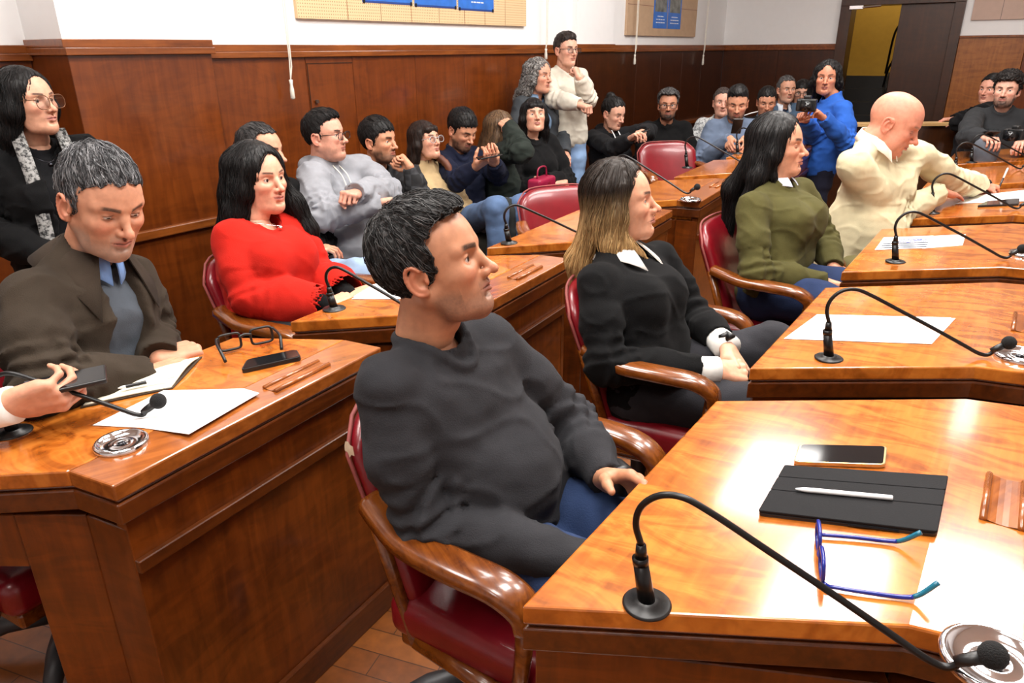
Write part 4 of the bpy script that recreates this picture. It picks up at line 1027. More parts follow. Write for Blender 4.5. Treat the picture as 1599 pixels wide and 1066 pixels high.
    if ns:
        up = np.arange(len(V)); sd = V[rng.choice(up, ns)]
        if st in ('long', 'bob'): sd = sd[sd[:, 2] > -L*.75]
        steps = 10 if SL < .1 else 16
        V2, F2, path = strands(g, sd, crown, down, SL, steps, p.get('sr', .0011), pal, rng, p.get('wav', 0.), back=p.get('back', 0.))
        rr = rng.random(len(sd)); P3 = path.reshape(-1, 3); C2 = np.repeat(colour(P3, np.repeat(rr, steps+1)), 3, 0)*np.repeat(rng.uniform(.7, 1.2, len(sd)), (steps+1)*3)[:, None]
        Q = np.concatenate([Q, F2+len(V)]); V = np.concatenate([V, V2]); C = np.concatenate([C, C2])
    return V, Q, C

# ------------------------------------------------------------------ hands (local: x to the fingertips, y to the thumb, z = back of the hand)
CURL = dict(relaxed=((22, 30, 18), (26, 36, 20), (32, 40, 22), (36, 42, 24)), flat=((4, 8, 4), (4, 8, 4), (5, 9, 4), (8, 10, 5)), fist=((72, 85, 50), (76, 90, 50), (80, 90, 50), (82, 88, 50)),
            hold=((40, 48, 26), (44, 52, 28), (48, 54, 30), (52, 54, 30)), pen=((48, 40, 18), (54, 52, 25), (62, 62, 35), (66, 62, 35)), grip=((58, 62, 34), (60, 66, 34), (62, 68, 36), (64, 68, 36)))
THUMB = dict(relaxed=((.62, .66, -.36), 18, 14), flat=((.66, .74, -.12), 8, 6), fist=((.74, .30, -.62), 38, 30), hold=((.66, .42, -.66), 22, 18), pen=((.80, .22, -.58), 24, 24), grip=((.74, .24, -.66), 26, 24))
def build_hand(pose, skin, h, fem=0, fore=.10, scale=1., ed=(-1, 0, 0)):
    ed = np.array(ed)*fore*.8; g = SDF(np.minimum((-.04, -.075, -.12), ed-.045), np.maximum((.205, .105, .05), ed+.045), h); s = 1-.08*fem
    y0 = (.031, .0105, -.0105, -.0300); x0 = (.088, .092, .087, .078); Ls = ((.043, .026, .021), (.047, .030, .022), (.043, .027, .021), (.034, .020, .018)); r0 = (.0094, .0096, .0090, .0080)
    for i in range(4):
        a = np.array((.004, y0[i]*.52, 0.)); b = np.array((x0[i], y0[i], .002-.10*abs(y0[i]-.01)))
        g.cone(a, b, .0150*s, .0115*s, .012)
        d = 0.; p = b; ang = CURL[pose][i]; spread = y0[i]*2.2
        for j in range(3):
            d += math.radians(ang[j]); v = np.array((math.cos(d), spread*math.cos(d)*.5, -math.sin(d))); q = p+v*Ls[i][j]
            ra, rb = r0[i]*s*(1-.10*j), r0[i]*s*(.90-.10*j); g.cone(p, q, ra, rb, .0035 if j else .006); p = q
    g.cone((.0, .012, -.006), (.040, .034, -.012), .017*s, .016*s, .014)                    # ball of the thumb
    g.cone((.0, -.016, -.006), (.060, -.030, -.008), .014*s, .012*s, .014)
    d0, c1, c2 = THUMB[pose]; p = np.array((.030, .030, -.012)); d = nrm(d0); ax = nrm(np.cross(d, (.25, -.9, -.35)))
    for j, (l, r1, r2) in enumerate(((.036, .0130, .0112), (.032, .0108, .0098), (.027, .0098, .0072))):
        q = p+d*l; g.cone(p, q, r1*s, r2*s, .006); p = q; a = math.radians((c1, c2, 0)[j]); d = d*math.cos(a)+np.cross(ax, d)*math.sin(a)
    g.cone(ed, (.004, 0, 0), .028*s, .0235*s, .012, n=(0, 0, 1), sq=.85)
    V, Q = g.mesh(); C = np.tile(np.array(lin(skin)), (len(V), 1))
    red = np.array(lin(tuple(int(a*b) for a, b in zip(skin, (1., .78, .76))))); w = .5*sm(V[:, 0], .08, .16)[:, None]+.2*np.clip(pnoise(V*60), 0, 1)[:, None]
    return V*scale, Q, C*(1-w)+red*w
# ------------------------------------------------------------------ people
CLOTHS = {}
def cm(c, **k):
    key = (tuple(c), tuple(sorted(k.items())))
    if key not in CLOTHS: CLOTHS[key] = cloth('cloth_%d' % len(CLOTHS), c, **k)
    return CLOTHS[key]
def resolve(v, H, B):
    if v is None: return None
    if v[0] == 'l': return H+B @ np.array(v[1:4])
    if v[0] == 'p': return atd(v[1], v[2], v[3])
    if v[0] == 'w': return np.array(v[1:4], float)
QF = 1.0
PEOPLE = {}
def person(key, label, px, py, d, face, body, pose='sit', pitch=0., roll=0., lean=.12, near=0, hs=1., bs=1., sw=1., bw=1., belly=0., fem=0, neckoff=(-.035, 0, -.150),
           J={}, head={}, hair=None, top=None, inner=None, bottom=None, glasses=None, hands=('relaxed', 'relaxed'), hd=(None, None), hn=(None, None), trunk=.50, eyes=True, hscale=1.):
    Hc = atd(px, py, d); F = frame(face, pitch, roll); B = frame(body)
    hp = dict(HD); hp.update(head); hp['fem'] = max(hp['fem'], fem)
    nb = resolve(J['nb'], Hc, B) if 'nb' in J else Hc+B @ (np.array(neckoff)*hs)
    dn = nrm(B @ np.array((math.sin(lean), 0, -math.cos(lean)))); L = B[:, 1]; FW = np.cross(L, -dn); UP = -dn
    j = dict(nb=nb, chest=nb+dn*.20*bs, waist=nb+dn*.37*bs, pel=nb+dn*trunk*bs)
    for s, c in ((-1, 'R'), (1, 'L')):
        j['sh'+c] = nb+L*s*.172*sw*bs+dn*.052*bs+FW*(-.01); 
        j['el'+c] = j['sh'+c]+B @ (np.array((.04, s*.05, -.27))*bs); j['wr'+c] = j['el'+c]+B @ (np.array((.20, -s*.10, -.08))*bs)
    for kk, v in J.items():
        if kk not in ('nb',): j[kk] = resolve(v, Hc, B)
    if 'pel' in J: dn = nrm(j['pel']-nb); UP = -dn; j['chest'] = j['chest'] if 'chest' in J else nb+(j['pel']-nb)*.40; j['waist'] = j['waist'] if 'waist' in J else nb+(j['pel']-nb)*.74; FW = nrm(np.cross(L, UP))
    if 'shR' in J and 'shL' in J: L = nrm(j['shL']-j['shR']); FW = nrm(np.cross(L, UP))
    for s, c in ((-1, 'R'), (1, 'L')):
        j['hip'+c] = j['pel']+L*s*.085*bs
        if pose == 'sit':
            j.setdefault('kn'+c, j['hip'+c]+B @ (np.array((.42, s*.05, .0))*bs)); kz = j['kn'+c]
            j.setdefault('an'+c, np.array([*(kz+B @ np.array((.03, 0, 0)))[:2], .09]))
        else:
            z0 = j['hip'+c][2]; j.setdefault('kn'+c, np.array([*(j['hip'+c]+B @ np.array((.02, s*.01, 0)))[:2], .09+(z0-.09)*.52])); j.setdefault('an'+c, np.array([*j['hip'+c][:2], .09]))
    o = np.array([*j['pel'][:2], 0.])
    rng = np.random.default_rng(abs(hash(key)) % 1000 if False else sum(ord(c)*(i+3) for i, c in enumerate(key)))
    # --- body
    hh = {0: .0050, 1: .0035, 2: .0022}[near]*QF
    V, Q, C, gh = build_head(hp, hh, F.T @ (nb-Hc+UP*.012)/hs, near > 0)
    VS = [Hc+(V*hs) @ F.T]; QS = [Q]; CS = [C]; off = len(V)
    lo = np.min([j[k] for k in j], 0)-.2; hi = np.max([j[k] for k in j], 0)+.2
    g = SDF(lo, hi, .02*max(1, QF*.8))
    for s in (-1, 1):
        g.cone(j['pel']+L*.06*s, j['waist']+L*.05*s, .085, .08, .04); g.cone(j['waist']+L*.05*s, j['chest']+L*.055*s, .08, .092, .04); g.cone(j['chest']+L*.05*s-FW*.01, j['nb']+L*.05*s-UP*.09-FW*.02, .072, .036, .04)
    [g.cone(nb-UP*.06-FW*.01, j['sh'+c]-UP*.01, .030, .034, .03) for c in 'RL']; g.cone(nb-UP*.06, nb+UP*.02, .046, .044, .03)
    for c in 'RL':
        g.chain([j['sh'+c], j['el'+c], j['wr'+c]], [.040, .034, .026], .02); g.chain([j['hip'+c], j['kn'+c], j['an'+c]], [.07, .048, .036], .03)
        g.cone(j['an'+c]-np.array([0, 0, .03]), j['an'+c]+B @ np.array((.12, 0, -.045)), .034, .028, .02)
    V, Q = g.mesh(); C = np.tile(np.array(lin(hp['skin'])), (len(V), 1)); VS.append(V); QS.append(Q+off); CS.append(C); off += len(V)
    HF = {}
    for i, (c, s) in enumerate((('R', 1), ('L', -1))):
        if hands[i] is None: continue
        x = nrm(resolve(hd[i], j['wr'+c], B)-j['wr'+c]) if hd[i] is not None else nrm(j['wr'+c]-j['el'+c])
        z = B @ np.array(hn[i]) if hn[i] is not None else np.array((0, 0, 1.)); z = nrm(z-x*(z @ x)); y = np.cross(z, x)
        M = np.stack([x, y*s, z], 1); V, Q, C = build_hand(hands[i], hp['skin'], {0: .0042, 1: .0032, 2: .0022}[near]*QF, fem, scale=hscale, ed=M.T @ nrm(j['el'+c]-j['wr'+c]))
        V = V @ M.T+j['wr'+c]; Q = Q if s > 0 else Q[:, ::-1]; VS.append(V); QS.append(Q+off); CS.append(C); off += len(V); HF[c] = (j['wr'+c], M)
    p = npmesh('person', np.concatenate(VS)-o, np.concatenate(QS), M_SKIN, None, np.concatenate(CS)); p.location = tuple(o)
    tag(p, label, 'person')
    # --- eyes
    if eyes and hp['closed'] < .9:
        for s in (-1, 1):
            V, Q, C = eye_mesh(np.array([.0675, s*.0325, .002]), hp['look'], hp['lookz'], hp['eye'], n=18 if near else 10)
            npmesh('eye', Hc+(V*hs) @ F.T-o, Q, M_EYE, p, C)
    # --- hair
    if hair:
        hr = dict(hair); V, Q, C = build_hair(hr, {0: .0055, 1: .0042, 2: .0032}[near]*QF, near, rng)
        npmesh('hair', Hc+(V*hs) @ F.T-o, Q, M_HAIR, p, C)
    # --- clothes
    hc = {0: .013, 1: .0095, 2: .0065}[near]*QF
    def trunk_sdf(g, t, b=1., low=True, sag=0.):
        k = .05
        for s in (-1, 1):
            sh = j['sh'+'RxL'[s+1]]
            if low: g.cone(j['pel']+L*.066*s*bw, j['waist']+L*.056*s*bw, (.102+t)*bs, (.094+t)*bs, k)
            g.cone(j['waist']+L*.056*s*bw, j['chest']+L*.062*s*bw, (.092+t)*bs, (.100+t)*bs, k)
            g.cone(j['chest']+L*.060*s*bw, sh-L*s*.060-UP*.035, (.094+t)*bs, (.046+t)*bs, k)
            g.cone(nb-UP*.006-FW*.012, sh-L*s*.035-UP*.006, (.036+t)*bs, (.036+t)*bs, .03)
            g.cone(j['chest'], nb-UP*.052-FW*.002, (.092+t)*bs, (.044+t)*bs, .04)
            if fem: g.ell(j['chest']+FW*(.075+t)*bs+L*s*.064-UP*.012, np.array((.056, .060, .064))*fem*bs+t*.8, .06)
        if belly: g.ell(j['waist']+FW*.055-UP*.02, np.array((.135, .150, .13))*belly+t, .06, M=np.stack([FW, L, UP]).T.T)
        return g
    def arm_sdf(g, t, cut=True, c0='RL', wmul=1., short=0.):
        for c in c0:
            S, E, W = j['sh'+c], j['el'+c], j['wr'+c]; s = -1 if c == 'R' else 1
            g.chain([S-L*s*.015, S*.5+E*.5, E], [(.048+t)*bs, (.045+t)*bs, (.040+t)*bs], .03)
            g.chain([E, E*.5+W*.5, W], [(.041+t)*bs, (.037+t)*bs*wmul, (.028+t)*bs*wmul], .03)
        return g
    def cut_cuffs(g, back=.0, which='RL'):
        for c in which:
            dd = nrm(j['wr'+c]-j['el'+c]); a = j['wr'+c]-dd*back; g.cone(a+dd*.055, a+dd*.26, .062, .075, .003, 's')
        return g
    def folds(g, A, seed=0):
        segs = [(j['sh'+c], j['el'+c], j['wr'+c]) for c in 'RL']
        def fn(P):
            q = (P-o) @ B; r = A*(pnoise(q*np.array((9, 9, 17))+seed)*.9+.45*pnoise(q*np.array((24, 24, 34))+seed+7))
            rid = 1-np.abs(pnoise(q*np.array((7, 7, 12))+3.3+seed))*2.4; r = r-A*1.1*np.clip(rid, 0, 1)**3
            for S, E, W in segs:
                for a, b, e in ((S, E, 1), (W, E, 1)):
                    ab = b-a; ln = np.linalg.norm(ab); t = np.clip(((P-a) @ ab)/ln**2, 0, 1.05); dist = np.linalg.norm(P-a-t[:, None]*ab, axis=1)
                    w = np.exp(-((1-t)*ln/.085)**2)*(dist < .10); r = r+w*A*1.1*np.sin((1-t)*ln*165+3*pnoise(q*11))
            return r
        return g.disp(fn, .035)
    def make(name, g, mat, parent=p):
        V, Q = g.mesh(); return npmesh(name, V-o, Q, mat, parent) if len(V) else None
    clo = np.min([j[k] for k in ('pel', 'waist', 'chest', 'nb', 'shR', 'shL', 'elR', 'elL', 'wrR', 'wrL')], 0)-.22; chi = np.max([j[k] for k in ('pel', 'waist', 'chest', 'nb', 'shR', 'shL', 'elR', 'elL', 'wrR', 'wrL')], 0)+np.array((.22, .22, .16))
    nd = nrm(Hc-nb+UP*.25)
    def neck_ring(g, r, w, k=.005):
        n = 28; an = np.arange(n)*2*PI/n; base = nc[None]+(np.cos(an)[:, None]*FW*1.0+np.sin(an)[:, None]*L)*r; hs_ = np.linspace(.10, -.12, 90)
        P = base[:, None]+UP[None, None]*hs_[None, :, None]; v, _ = g.sample(P.reshape(-1, 3)); v = v.reshape(n, -1); idx = np.argmax(v < 0, 1); hgt = hs_[idx]
        hgt = np.array([np.median([hgt[(i+q) % n] for q in (-2, -1, 0, 1, 2)]) for i in range(n)]); hgt = (np.roll(hgt, 1)+hgt*2+np.roll(hgt, -1))/4
        pts = [base[i]+UP*(hgt[i]+w*.2) for i in range(n)]; pts.append(pts[0]); return g.chain(pts, [w]*(n+1), k), pts
    nc = nb+FW*.012; ca = nrm(UP+FW*.22)
    T = dict(c=(60, 60, 62), t=.012, folds=.005, neck=.060, ring=.0075, kind='sweater', name='sweater', cuff=.0, low=True, drop=.03); T.update(top or {})
    tm = T.get('mat') or cm(T['c'])
    if T['kind'] != 'none':
        g = SDF(clo, chi, hc); trunk_sdf(g, T['t'])
        if T['kind'] == 'open':
            a0 = nb+FW*.10+UP*.02; 
            g.chain([nb+FW*.09+UP*.05, j['chest']+FW*.17, j['waist']+FW*.19, j['pel']+FW*.22], [T.get('gap', .05)]*2+[T.get('gap', .05)*1.2]*2, .012, 's', n=FW, sq=2.2)
        T['folds'] and folds(g, T['folds']*(1.0 if near else 1.4))
        sl_ = tuple(slice(None) for _ in range(3)); X_, Y_, Z_ = g.P(sl_)
        for c in 'RL':                                              # one sleeve at a time, each cut at its own cuff
            g2 = SDF(clo, chi, hc); arm_sdf(g2, T['t'], c0=c, wmul=T.get('wmul', 1.)); T['folds'] and folds(g2, T['folds']*(1.0 if near else 1.4)); cut_cuffs(g2, T['cuff'], c)
            q0 = j['sh'+c]-UP*.01; kk = .008+.045*np.exp(-((X_-q0[0])**2+(Y_-q0[1])**2+(Z_-q0[2])**2)/.085**2)
            d1, d2 = g.D, g2.D; q = np.maximum(kk-np.abs(d1-d2), 0)/kk; g.D = (np.minimum(d1, d2)-q*q*kk*.25).astype(np.float32)
        if T.get('hood'): 
            pts = []
            for i in range(9):
                a = PI*(.18+.64*i/8)+PI/2; pts.append(nb+FW*math.cos(a)*.085+L*math.sin(a)*.095+UP*(.012-.03*(math.cos(a) > -.5)))
            g.chain(pts, [.022, .032, .040, .045, .047, .045, .040, .032, .022], .02)
        if T.get('high'):
            g.cone(nb-UP*.01, nb+nd*T['high'], .066, .061, .012); g.cone(nb+nd*.0, nb+nd*.16, .056, .056, .003, 's'); g.cone(nb+nd*T['high'], nb+nd*.2, .075, .08, .004, 's')
        else:
            g.cone(nc-UP*.0-FW*.0, nc+ca*.16, T['neck'], T['neck']+.012, .003, 's')
            if T.get('scoop'): g.cone(nb+FW*.05, nb+FW*.09-UP*T['scoop'], .05, .045, .01, 's')
            if T['kind'] != 'open' and T['ring']: _, ringpts = neck_ring(g, T['neck']+.006, T['ring'])
        if T.get('vneck'): 
            g.cone(nb+FW*.07+UP*.03, nb+FW*.125-UP*T['vneck'], .045, .006, .004, 's')
        make(T['name'], g, tm)
    if inner:
        g = SDF(clo, chi, hc*1.15); trunk_sdf(g, .002); g.cone(nb-UP*.0+FW*.008, nb+nd*.16, .052, .06, .004, 's'); folds(g, .003, 5)
        make(inner.get('name', 'shirt'), g, cm(inner['c']))
    if bottom is not None or pose == 'sit' or True:
        b = dict(c=(34, 40, 54), t=.010, name='trousers', folds=.005); b.update(bottom or {})
        llo = np.min([j[k+c] for k in ('hip', 'kn', 'an') for c in 'RL']+[j['pel']], 0)-.2; lhi = np.max([j[k+c] for k in ('hip', 'kn', 'an') for c in 'RL']+[j['pel']+UP*.1], 0)+.2
        g = SDF(llo, lhi, hc*1.25)
        for s in (-1, 1): g.cone(j['pel']+L*s*.06*bw+UP*.08, j['pel']+L*s*.062*bw-UP*.02, (.097+.002)*bs, .105*bs, .05)
        for c in 'RL': g.chain([j['hip'+c], j['hip'+c]*.5+j['kn'+c]*.5, j['kn'+c], j['kn'+c]*.5+j['an'+c]*.5, j['an'+c]-np.array([0, 0, .02])], np.array([.085, .074, .060, .055, .046])*bs+b['t'], .035)
        def fl(P):
            q = (P-o) @ B; r = b['folds']*(pnoise(q*np.array((10, 16, 14))+9)+.5*pnoise(q*30))
            for c in 'RL': dk = np.linalg.norm(P-j['kn'+c], axis=1); r = r+b['folds']*.9*np.exp(-(dk/.13)**2)*np.sin(dk*120)
            return r
        g.disp(fl, .04); make(b['name'], g, b.get('mat') or cm(b['c'], bscale=300))
    sh = bmesh.new()
    for c in 'RL':
        a = j['an'+c]; e = nrm((B[:, 0]*np.array((1, 1, 0)))); tube(sh, [a-o-e*.06-np.array((0, 0, .045)), a-o+e*.02-np.array((0, 0, .035)), a-o+e*.12-np.array((0, 0, .052)), a-o+e*.19-np.array((0, 0, .060))], [.032, .042, .038, .022], 10)
    obj('shoes', sh, M_BLACK, p, True)
    if glasses:
        gk = dict(rr=.0018, W=.140, lw=.052, lh=.040, tl=.108, tipz=-.012, zl=-.004, hz=.011); gk.update({k: v for k, v in glasses.items() if k not in ('frame', 'x', 'label')}); x0 = glasses.get('x', .1035)
        gr = bpy.data.objects.new('glasses', None); COL.objects.link(gr); gr.parent = p
        def tr(q): return tuple(Hc+F @ (np.array((x0-q[0], q[1], q[2]))*hs)-o)
        glasses_parts(gr, glasses['frame'], glasses['frame'], tr, **gk)
    rec = dict(o=o, p=p, Hc=Hc, F=F, B=B, j=j, L=L, FW=FW, UP=UP, HF=HF, make=make, SDF=SDF, hc=hc, nb=nb, nd=nd, hs=hs); PEOPLE[key] = rec
    return rec
def strip_mesh(name, A, Bp, t, mat, r, smooth=True):
    """a band between two rows of world points, thickened by t"""
    A = np.array(A); Bp = np.array(Bp); n = len(A); mid = (A+Bp)/2; up = np.zeros((n, 3))
    for i in range(n):
        tg = mid[min(i+1, n-1)]-mid[max(i-1, 0)]; up[i] = nrm(np.cross(tg, Bp[i]-A[i]))
    c0 = r['nb']; 
    if np.mean(np.sum(up*(mid-c0+r['UP']*.12), 1)) < 0: up = -up
    m2 = mid+up*.002
    rows = [A-up*t/2, A+up*t/2, m2+up*t/2, Bp+up*t/2, Bp-up*t/2, m2-up*t/2]; V = np.stack(rows, 1).reshape(-1, 3)-r['o']; F = []
    for i in range(n-1):
        for k in range(6): F.append((i*6+k, i*6+(k+1) % 6, i*6+6+(k+1) % 6, i*6+6+k))
    F.append((0, 1, 2, 5)); F.append((2, 3, 4, 5)); e = (n-1)*6; F.append((e, e+5, e+2, e+1)); F.append((e+5, e+4, e+3, e+2))
    return npmesh(name, V, np.array(F), mat, r['p'], None, smooth)
def shirt_collar(r, mat, r0=.056, r1=.082, h0=.050, h1=.010, gap=.35, tip=.045, tipw=.03, name='shirt_collar', fwd=.008, n=26, drop=.03):
    """folded collar: runs round the back of the neck, open at the front; tips drop towards the chest"""
    nb, FW, L, UP = r['nb'], r['FW'], r['L'], r['UP']; A = []; Bp = []
    for i in range(n+1):
        u = i/n*2-1; a = PI+u*(PI-gap); w = max(0, abs(u)-.62)/.38; fr = .5+.5*math.cos(a)
        di = FW*math.cos(a)*1.05+L*math.sin(a)
        A.append(nb+di*r0+UP*(h0-drop*fr)+FW*fwd)
        Bp.append(nb+di*(r1+tipw*w)+UP*(h1-drop*fr-tip*w*w)+FW*fwd)
    o = strip_mesh(name, A, Bp, .003, mat, r)
    # stand of the collar
    st = [nb+(FW*math.cos(PI+(i/n*2-1)*(PI-gap*.6))*1.05+L*math.sin(PI+(i/n*2-1)*(PI-gap*.6)))*(r0-.002)+UP*(-.01-drop*(.5+.5*math.cos(PI+(i/n*2-1)*(PI-gap*.6))))+FW*fwd for i in range(n+1)]
    return o
def hand_mtx(r, c, loc=(.085, 0, -.02), rot=None):
    w, M = r['HF'][c]; s = 1 if c == 'R' else -1
    m = Matrix.Identity(4); MM = M.copy(); MM[:, 1] *= s            # right handed frame
    p = w+M @ np.array(loc)
    for i in range(3):
        for k in range(3): m[i][k] = MM[i, k]
        m[i][3] = p[i]
    return m @ rot if rot is not None else m
def held_phone(r, c, lab, loc=(.085, .0, -.028), rot=None, size=(.15, .073, .009), mat=None):
    t = bpy.data.objects.new('smartphone', None); COL.objects.link(t); t.matrix_world = hand_mtx(r, c, loc, rot); tag(t, lab, 'phone')
    bm = bmesh.new(); box(bm, (0, 0, 0), size); v = [e for e in bm.edges if abs((e.verts[0].co-e.verts[1].co).normalized().z) > .9]
    bmesh.ops.bevel(bm, geom=v, offset=.009, segments=4, affect='EDGES', profile=.5); obj('case', bm, mat or M_BLACK, t, bevel=.001)
    bm = bmesh.new(); box(bm, (0, 0, size[2]/2+.0003), (size[0]*.95, size[1]*.92, .0006)); obj('screen', bm, M_SCREEN, t); return t
R_ = math.radians
GREYS = [(26, 25, 25), (40, 39, 39), (22, 21, 22), (88, 87, 87), (56, 55, 55)]
BLACKH = [(13, 12, 12), (20, 18, 18), (28, 25, 25), (10, 9, 10)]
BROWNH = [(28, 20, 16), (40, 28, 22), (20, 15, 13)]
SK = (206, 152, 122)
def seat(O, yaw):
    """a joint given in the frame of a chair at O facing yaw"""
    f = np.array([math.cos(yaw), math.sin(yaw), 0]); l = np.array([-f[1], f[0], 0]); O = np.array([O[0], O[1], 0])
    return lambda x, y, z: ('w', *(O+f*x+l*y+np.array([0, 0, z])))
CROSSED = dict(elR=('l', .10, -.225, -.47), wrR=('l', .22, .03, -.445), elL=('l', .10, .225, -.465), wrL=('l', .235, -.05, -.405))
PHONE = dict(elR=('l', .06, -.245, -.47), wrR=('l', .24, -.07, -.43), elL=('l', .06, .245, -.47), wrL=('l', .25, .07, -.42))
LAP = dict(elR=('l', .0, -.25, -.44), wrR=('l', .22, -.08, -.56), elL=('l', .0, .25, -.44), wrL=('l', .22, .08, -.56))
JEANS = (84, 106, 140); LJEANS = (138, 158, 184); DJEANS = (38, 54, 92); BLK = (18, 18, 19)

# ---- the man in the foreground
c1 = seat((-.047, 1.329), -.58)
r = person('main', 'man in dark grey crew-neck sweater seated in the foreground, facing right', 677, 411, 1.34, R_(-9), R_(-33), pitch=R_(14), near=2, hs=.955, bs=.92, belly=.69,
    head=dict(skin=(192, 136, 104), lips=(156, 98, 86), stub=.8, nose=1.0, nosedrop=.001, brow=(26, 20, 18), bw=.0050, look=R_(-8), jaw=1.04, eye=(40, 26, 18), stubcol=(60, 52, 50), chin=.002),
    hair=dict(style='quiff', hair=GREYS, top=.013, side=.009, ns=3400, sl=.055, sr=.0009, fringe=-.3, recede=.35, crown=(-.07, .0, .10), na=.004), hands=('relaxed', 'relaxed'),
    J=dict(nb=c1(-.085, -.085, .985), shR=c1(-.075, -.235, .935), shL=c1(-.055, .075, .935), elR=c1(.0, -.235, .685), wrR=c1(.31, -.12, .64), elL=c1(.09, .19, .72), wrL=c1(.235, .07, .69), pel=c1(.07, -.02, .575), chest=c1(-.06, -.075, .86), waist=c1(.01, -.045, .72)),
    top=dict(c=(46, 46, 49), t=.014, folds=.005, neck=.058, ring=.009), bottom=dict(c=(46, 62, 96)), hd=(None, ('p', 985, 752, 1.42)), hn=(None, (-.2, .8, .5)))
def wrist_band(r, c, name, off, rad, w, mat, col=None):
    x = r['HF'][c][1][:, 0]; p = r['j']['wr'+c]-r['o']; bm = bmesh.new()
    tube(bm, [p+x*(off-w/2), p+x*(off+w/2)], rad, 18, cap=True); return obj(name, bm, mat, r['p'], True)
wrist_band(r, 'L', 'wristband', .045, .031, .018, M_BLACK)

# ---- blonde woman
r = person('blonde', 'woman with long blonde-streaked hair in black sweater over white collar, facing right', 969, 316, 2.25, R_(-13), R_(-30), pitch=R_(8), near=2, fem=.9, hs=1.0, sw=.95,
    head=dict(skin=(214, 158, 128), nose=.98, brow=(46, 32, 24), bw=.0042, look=R_(-3), lips=(186, 112, 102), jaw=.95, eye=(70, 50, 34)),
    hair=dict(style='long', hair=[(40, 30, 23), (222, 186, 128), (150, 110, 66)], tips=(.05, -.12), len=.36, spread=.0, flow=-.07, ns=3400, sl=.22, sr=.0014, part=-.02, top=.018, side=.004, R=(-.03, .005), L=(-.04, .0), vol=.85, face=1.75, rx=.122, back=.25, locks=((-1, ((.020, .088, -.115), (.050, .074, -.150), (.078, .060, -.185))), (-1, ((-.01, .095, -.12), (.0, .11, -.165), (.03, .115, -.185))))),
    J=dict(nb=('p', 963, 388, 2.27), shR=('p', 930, 445, 2.13), shL=('p', 1030, 402, 2.43), elR=('p', 948, 568, 2.08), wrR=('p', 1122, 580, 2.12), elL=('p', 1078, 490, 2.44), wrL=('p', 1138, 545, 2.22), pel=('p', 1010, 600, 2.28), chest=('p', 985, 468, 2.26), waist=('p', 1003, 540, 2.27), knL=('p', 1205, 538, 2.36), knR=('p', 1190, 640, 2.08)),
    top=dict(c=(15, 15, 16), t=.014, cuff=.075, folds=.004, ring=.006), bottom=dict(c=(46, 46, 50)), hands=('grip', 'hold'), hd=(('p', 1172, 578, 2.16), ('p', 1165, 585, 2.15)), hn=((-.1, -.7, .7), (.5, .2, .8)))
shirt_collar(r, cm((236, 234, 228), bump=.1), r0=.054, r1=.088, h0=.040, h1=-.004, gap=.42, tip=.05, tipw=.028, drop=.035)
def cuff(r, c, rad=.040, l0=-.085, l1=-.005, mat=None, name='shirt_cuff', flare=.004):
    d = nrm(r['j']['wr'+c]-r['j']['el'+c]); p = r['j']['wr'+c]-r['o']; bm = bmesh.new(); tube(bm, [p+d*l0, p+d*(l0*.6+l1*.4), p+d*l1, p+d*(l1-.002), p+d*(l1-.03)], [rad, rad+flare*.4, rad+flare, rad+flare-.003, rad-.004], 20, cap=False); return obj(name, bm, mat or cm((236, 234, 228), bump=.1), r['p'], True)
cuff(r, 'R'); cuff(r, 'L')
bm = bmesh.new(); p = r['j']['wrL']-r['o']; d = nrm(r['j']['wrL']-r['j']['elL'])
for s in (-1, 1): bmesh.ops.create_cone(bm, cap_ends=True, segments=8, radius1=.017, radius2=.004, depth=.026, matrix=Matrix.Translation(Vector(p-d*.03+np.array((s*.012, -.02, .036)))) @ Matrix.Rotation(s*PI/2, 4, 'Y'))
obj('bow', bm, M_BLACK, r['p'], True)
bm = bmesh.new(); e = r['Hc']+r['F'] @ np.array((-.006, -.0785, -.050))-r['o']; tube(bm, [e, e-np.array((0, 0, .012)), e-np.array((0, 0, .026))], [.0025, .005, .003], 8); obj('earring', bm, M_CHROME, r['p'], True)

# ---- woman in olive
r = person('olive', 'woman with straight black hair in olive green sweater, eyes lowered', 1214, 228, 2.95, R_(-30), R_(-36), pitch=R_(4), near=2, fem=1.05, hs=1.0,
    head=dict(skin=(210, 152, 122), nose=.98, brow=(26, 20, 18), bw=.005, closed=1., lips=(184, 108, 100), jaw=.95),
    hair=dict(style='long', hair=BLACKH, len=.42, flow=-.09, ns=2000, sl=.22, sr=.0014, part=.0, top=.016, side=.006, R=(-.07, .03), vol=.95, face=1.0, na=.0018, locks=((-1, ((.004, .088, -.11), (.012, .084, -.15), (.030, .074, -.185))),)),
    J=dict(nb=('p', 1211, 284, 2.98), shR=('p', 1172, 326, 2.84), shL=('p', 1252, 298, 3.12), elR=('p', 1180, 426, 2.80), wrR=('p', 1283, 440, 2.86), elL=('p', 1284, 372, 3.12), wrL=('p', 1300, 416, 2.98), pel=('p', 1206, 448, 2.98), chest=('p', 1220, 345, 2.98), waist=('p', 1214, 400, 2.98)),
    top=dict(c=(76, 72, 40), t=.013, folds=.004, ring=.006), bottom=dict(c=(36, 48, 78)), hands=('relaxed', 'relaxed'), hd=(('p', 1330, 442, 2.9), ('p', 1330, 430, 2.95)))
shirt_collar(r, cm((206, 212, 226), bump=.1), r0=.052, r1=.066, h0=.040, h1=.012, gap=.3, tip=.012, tipw=.012, drop=.03)

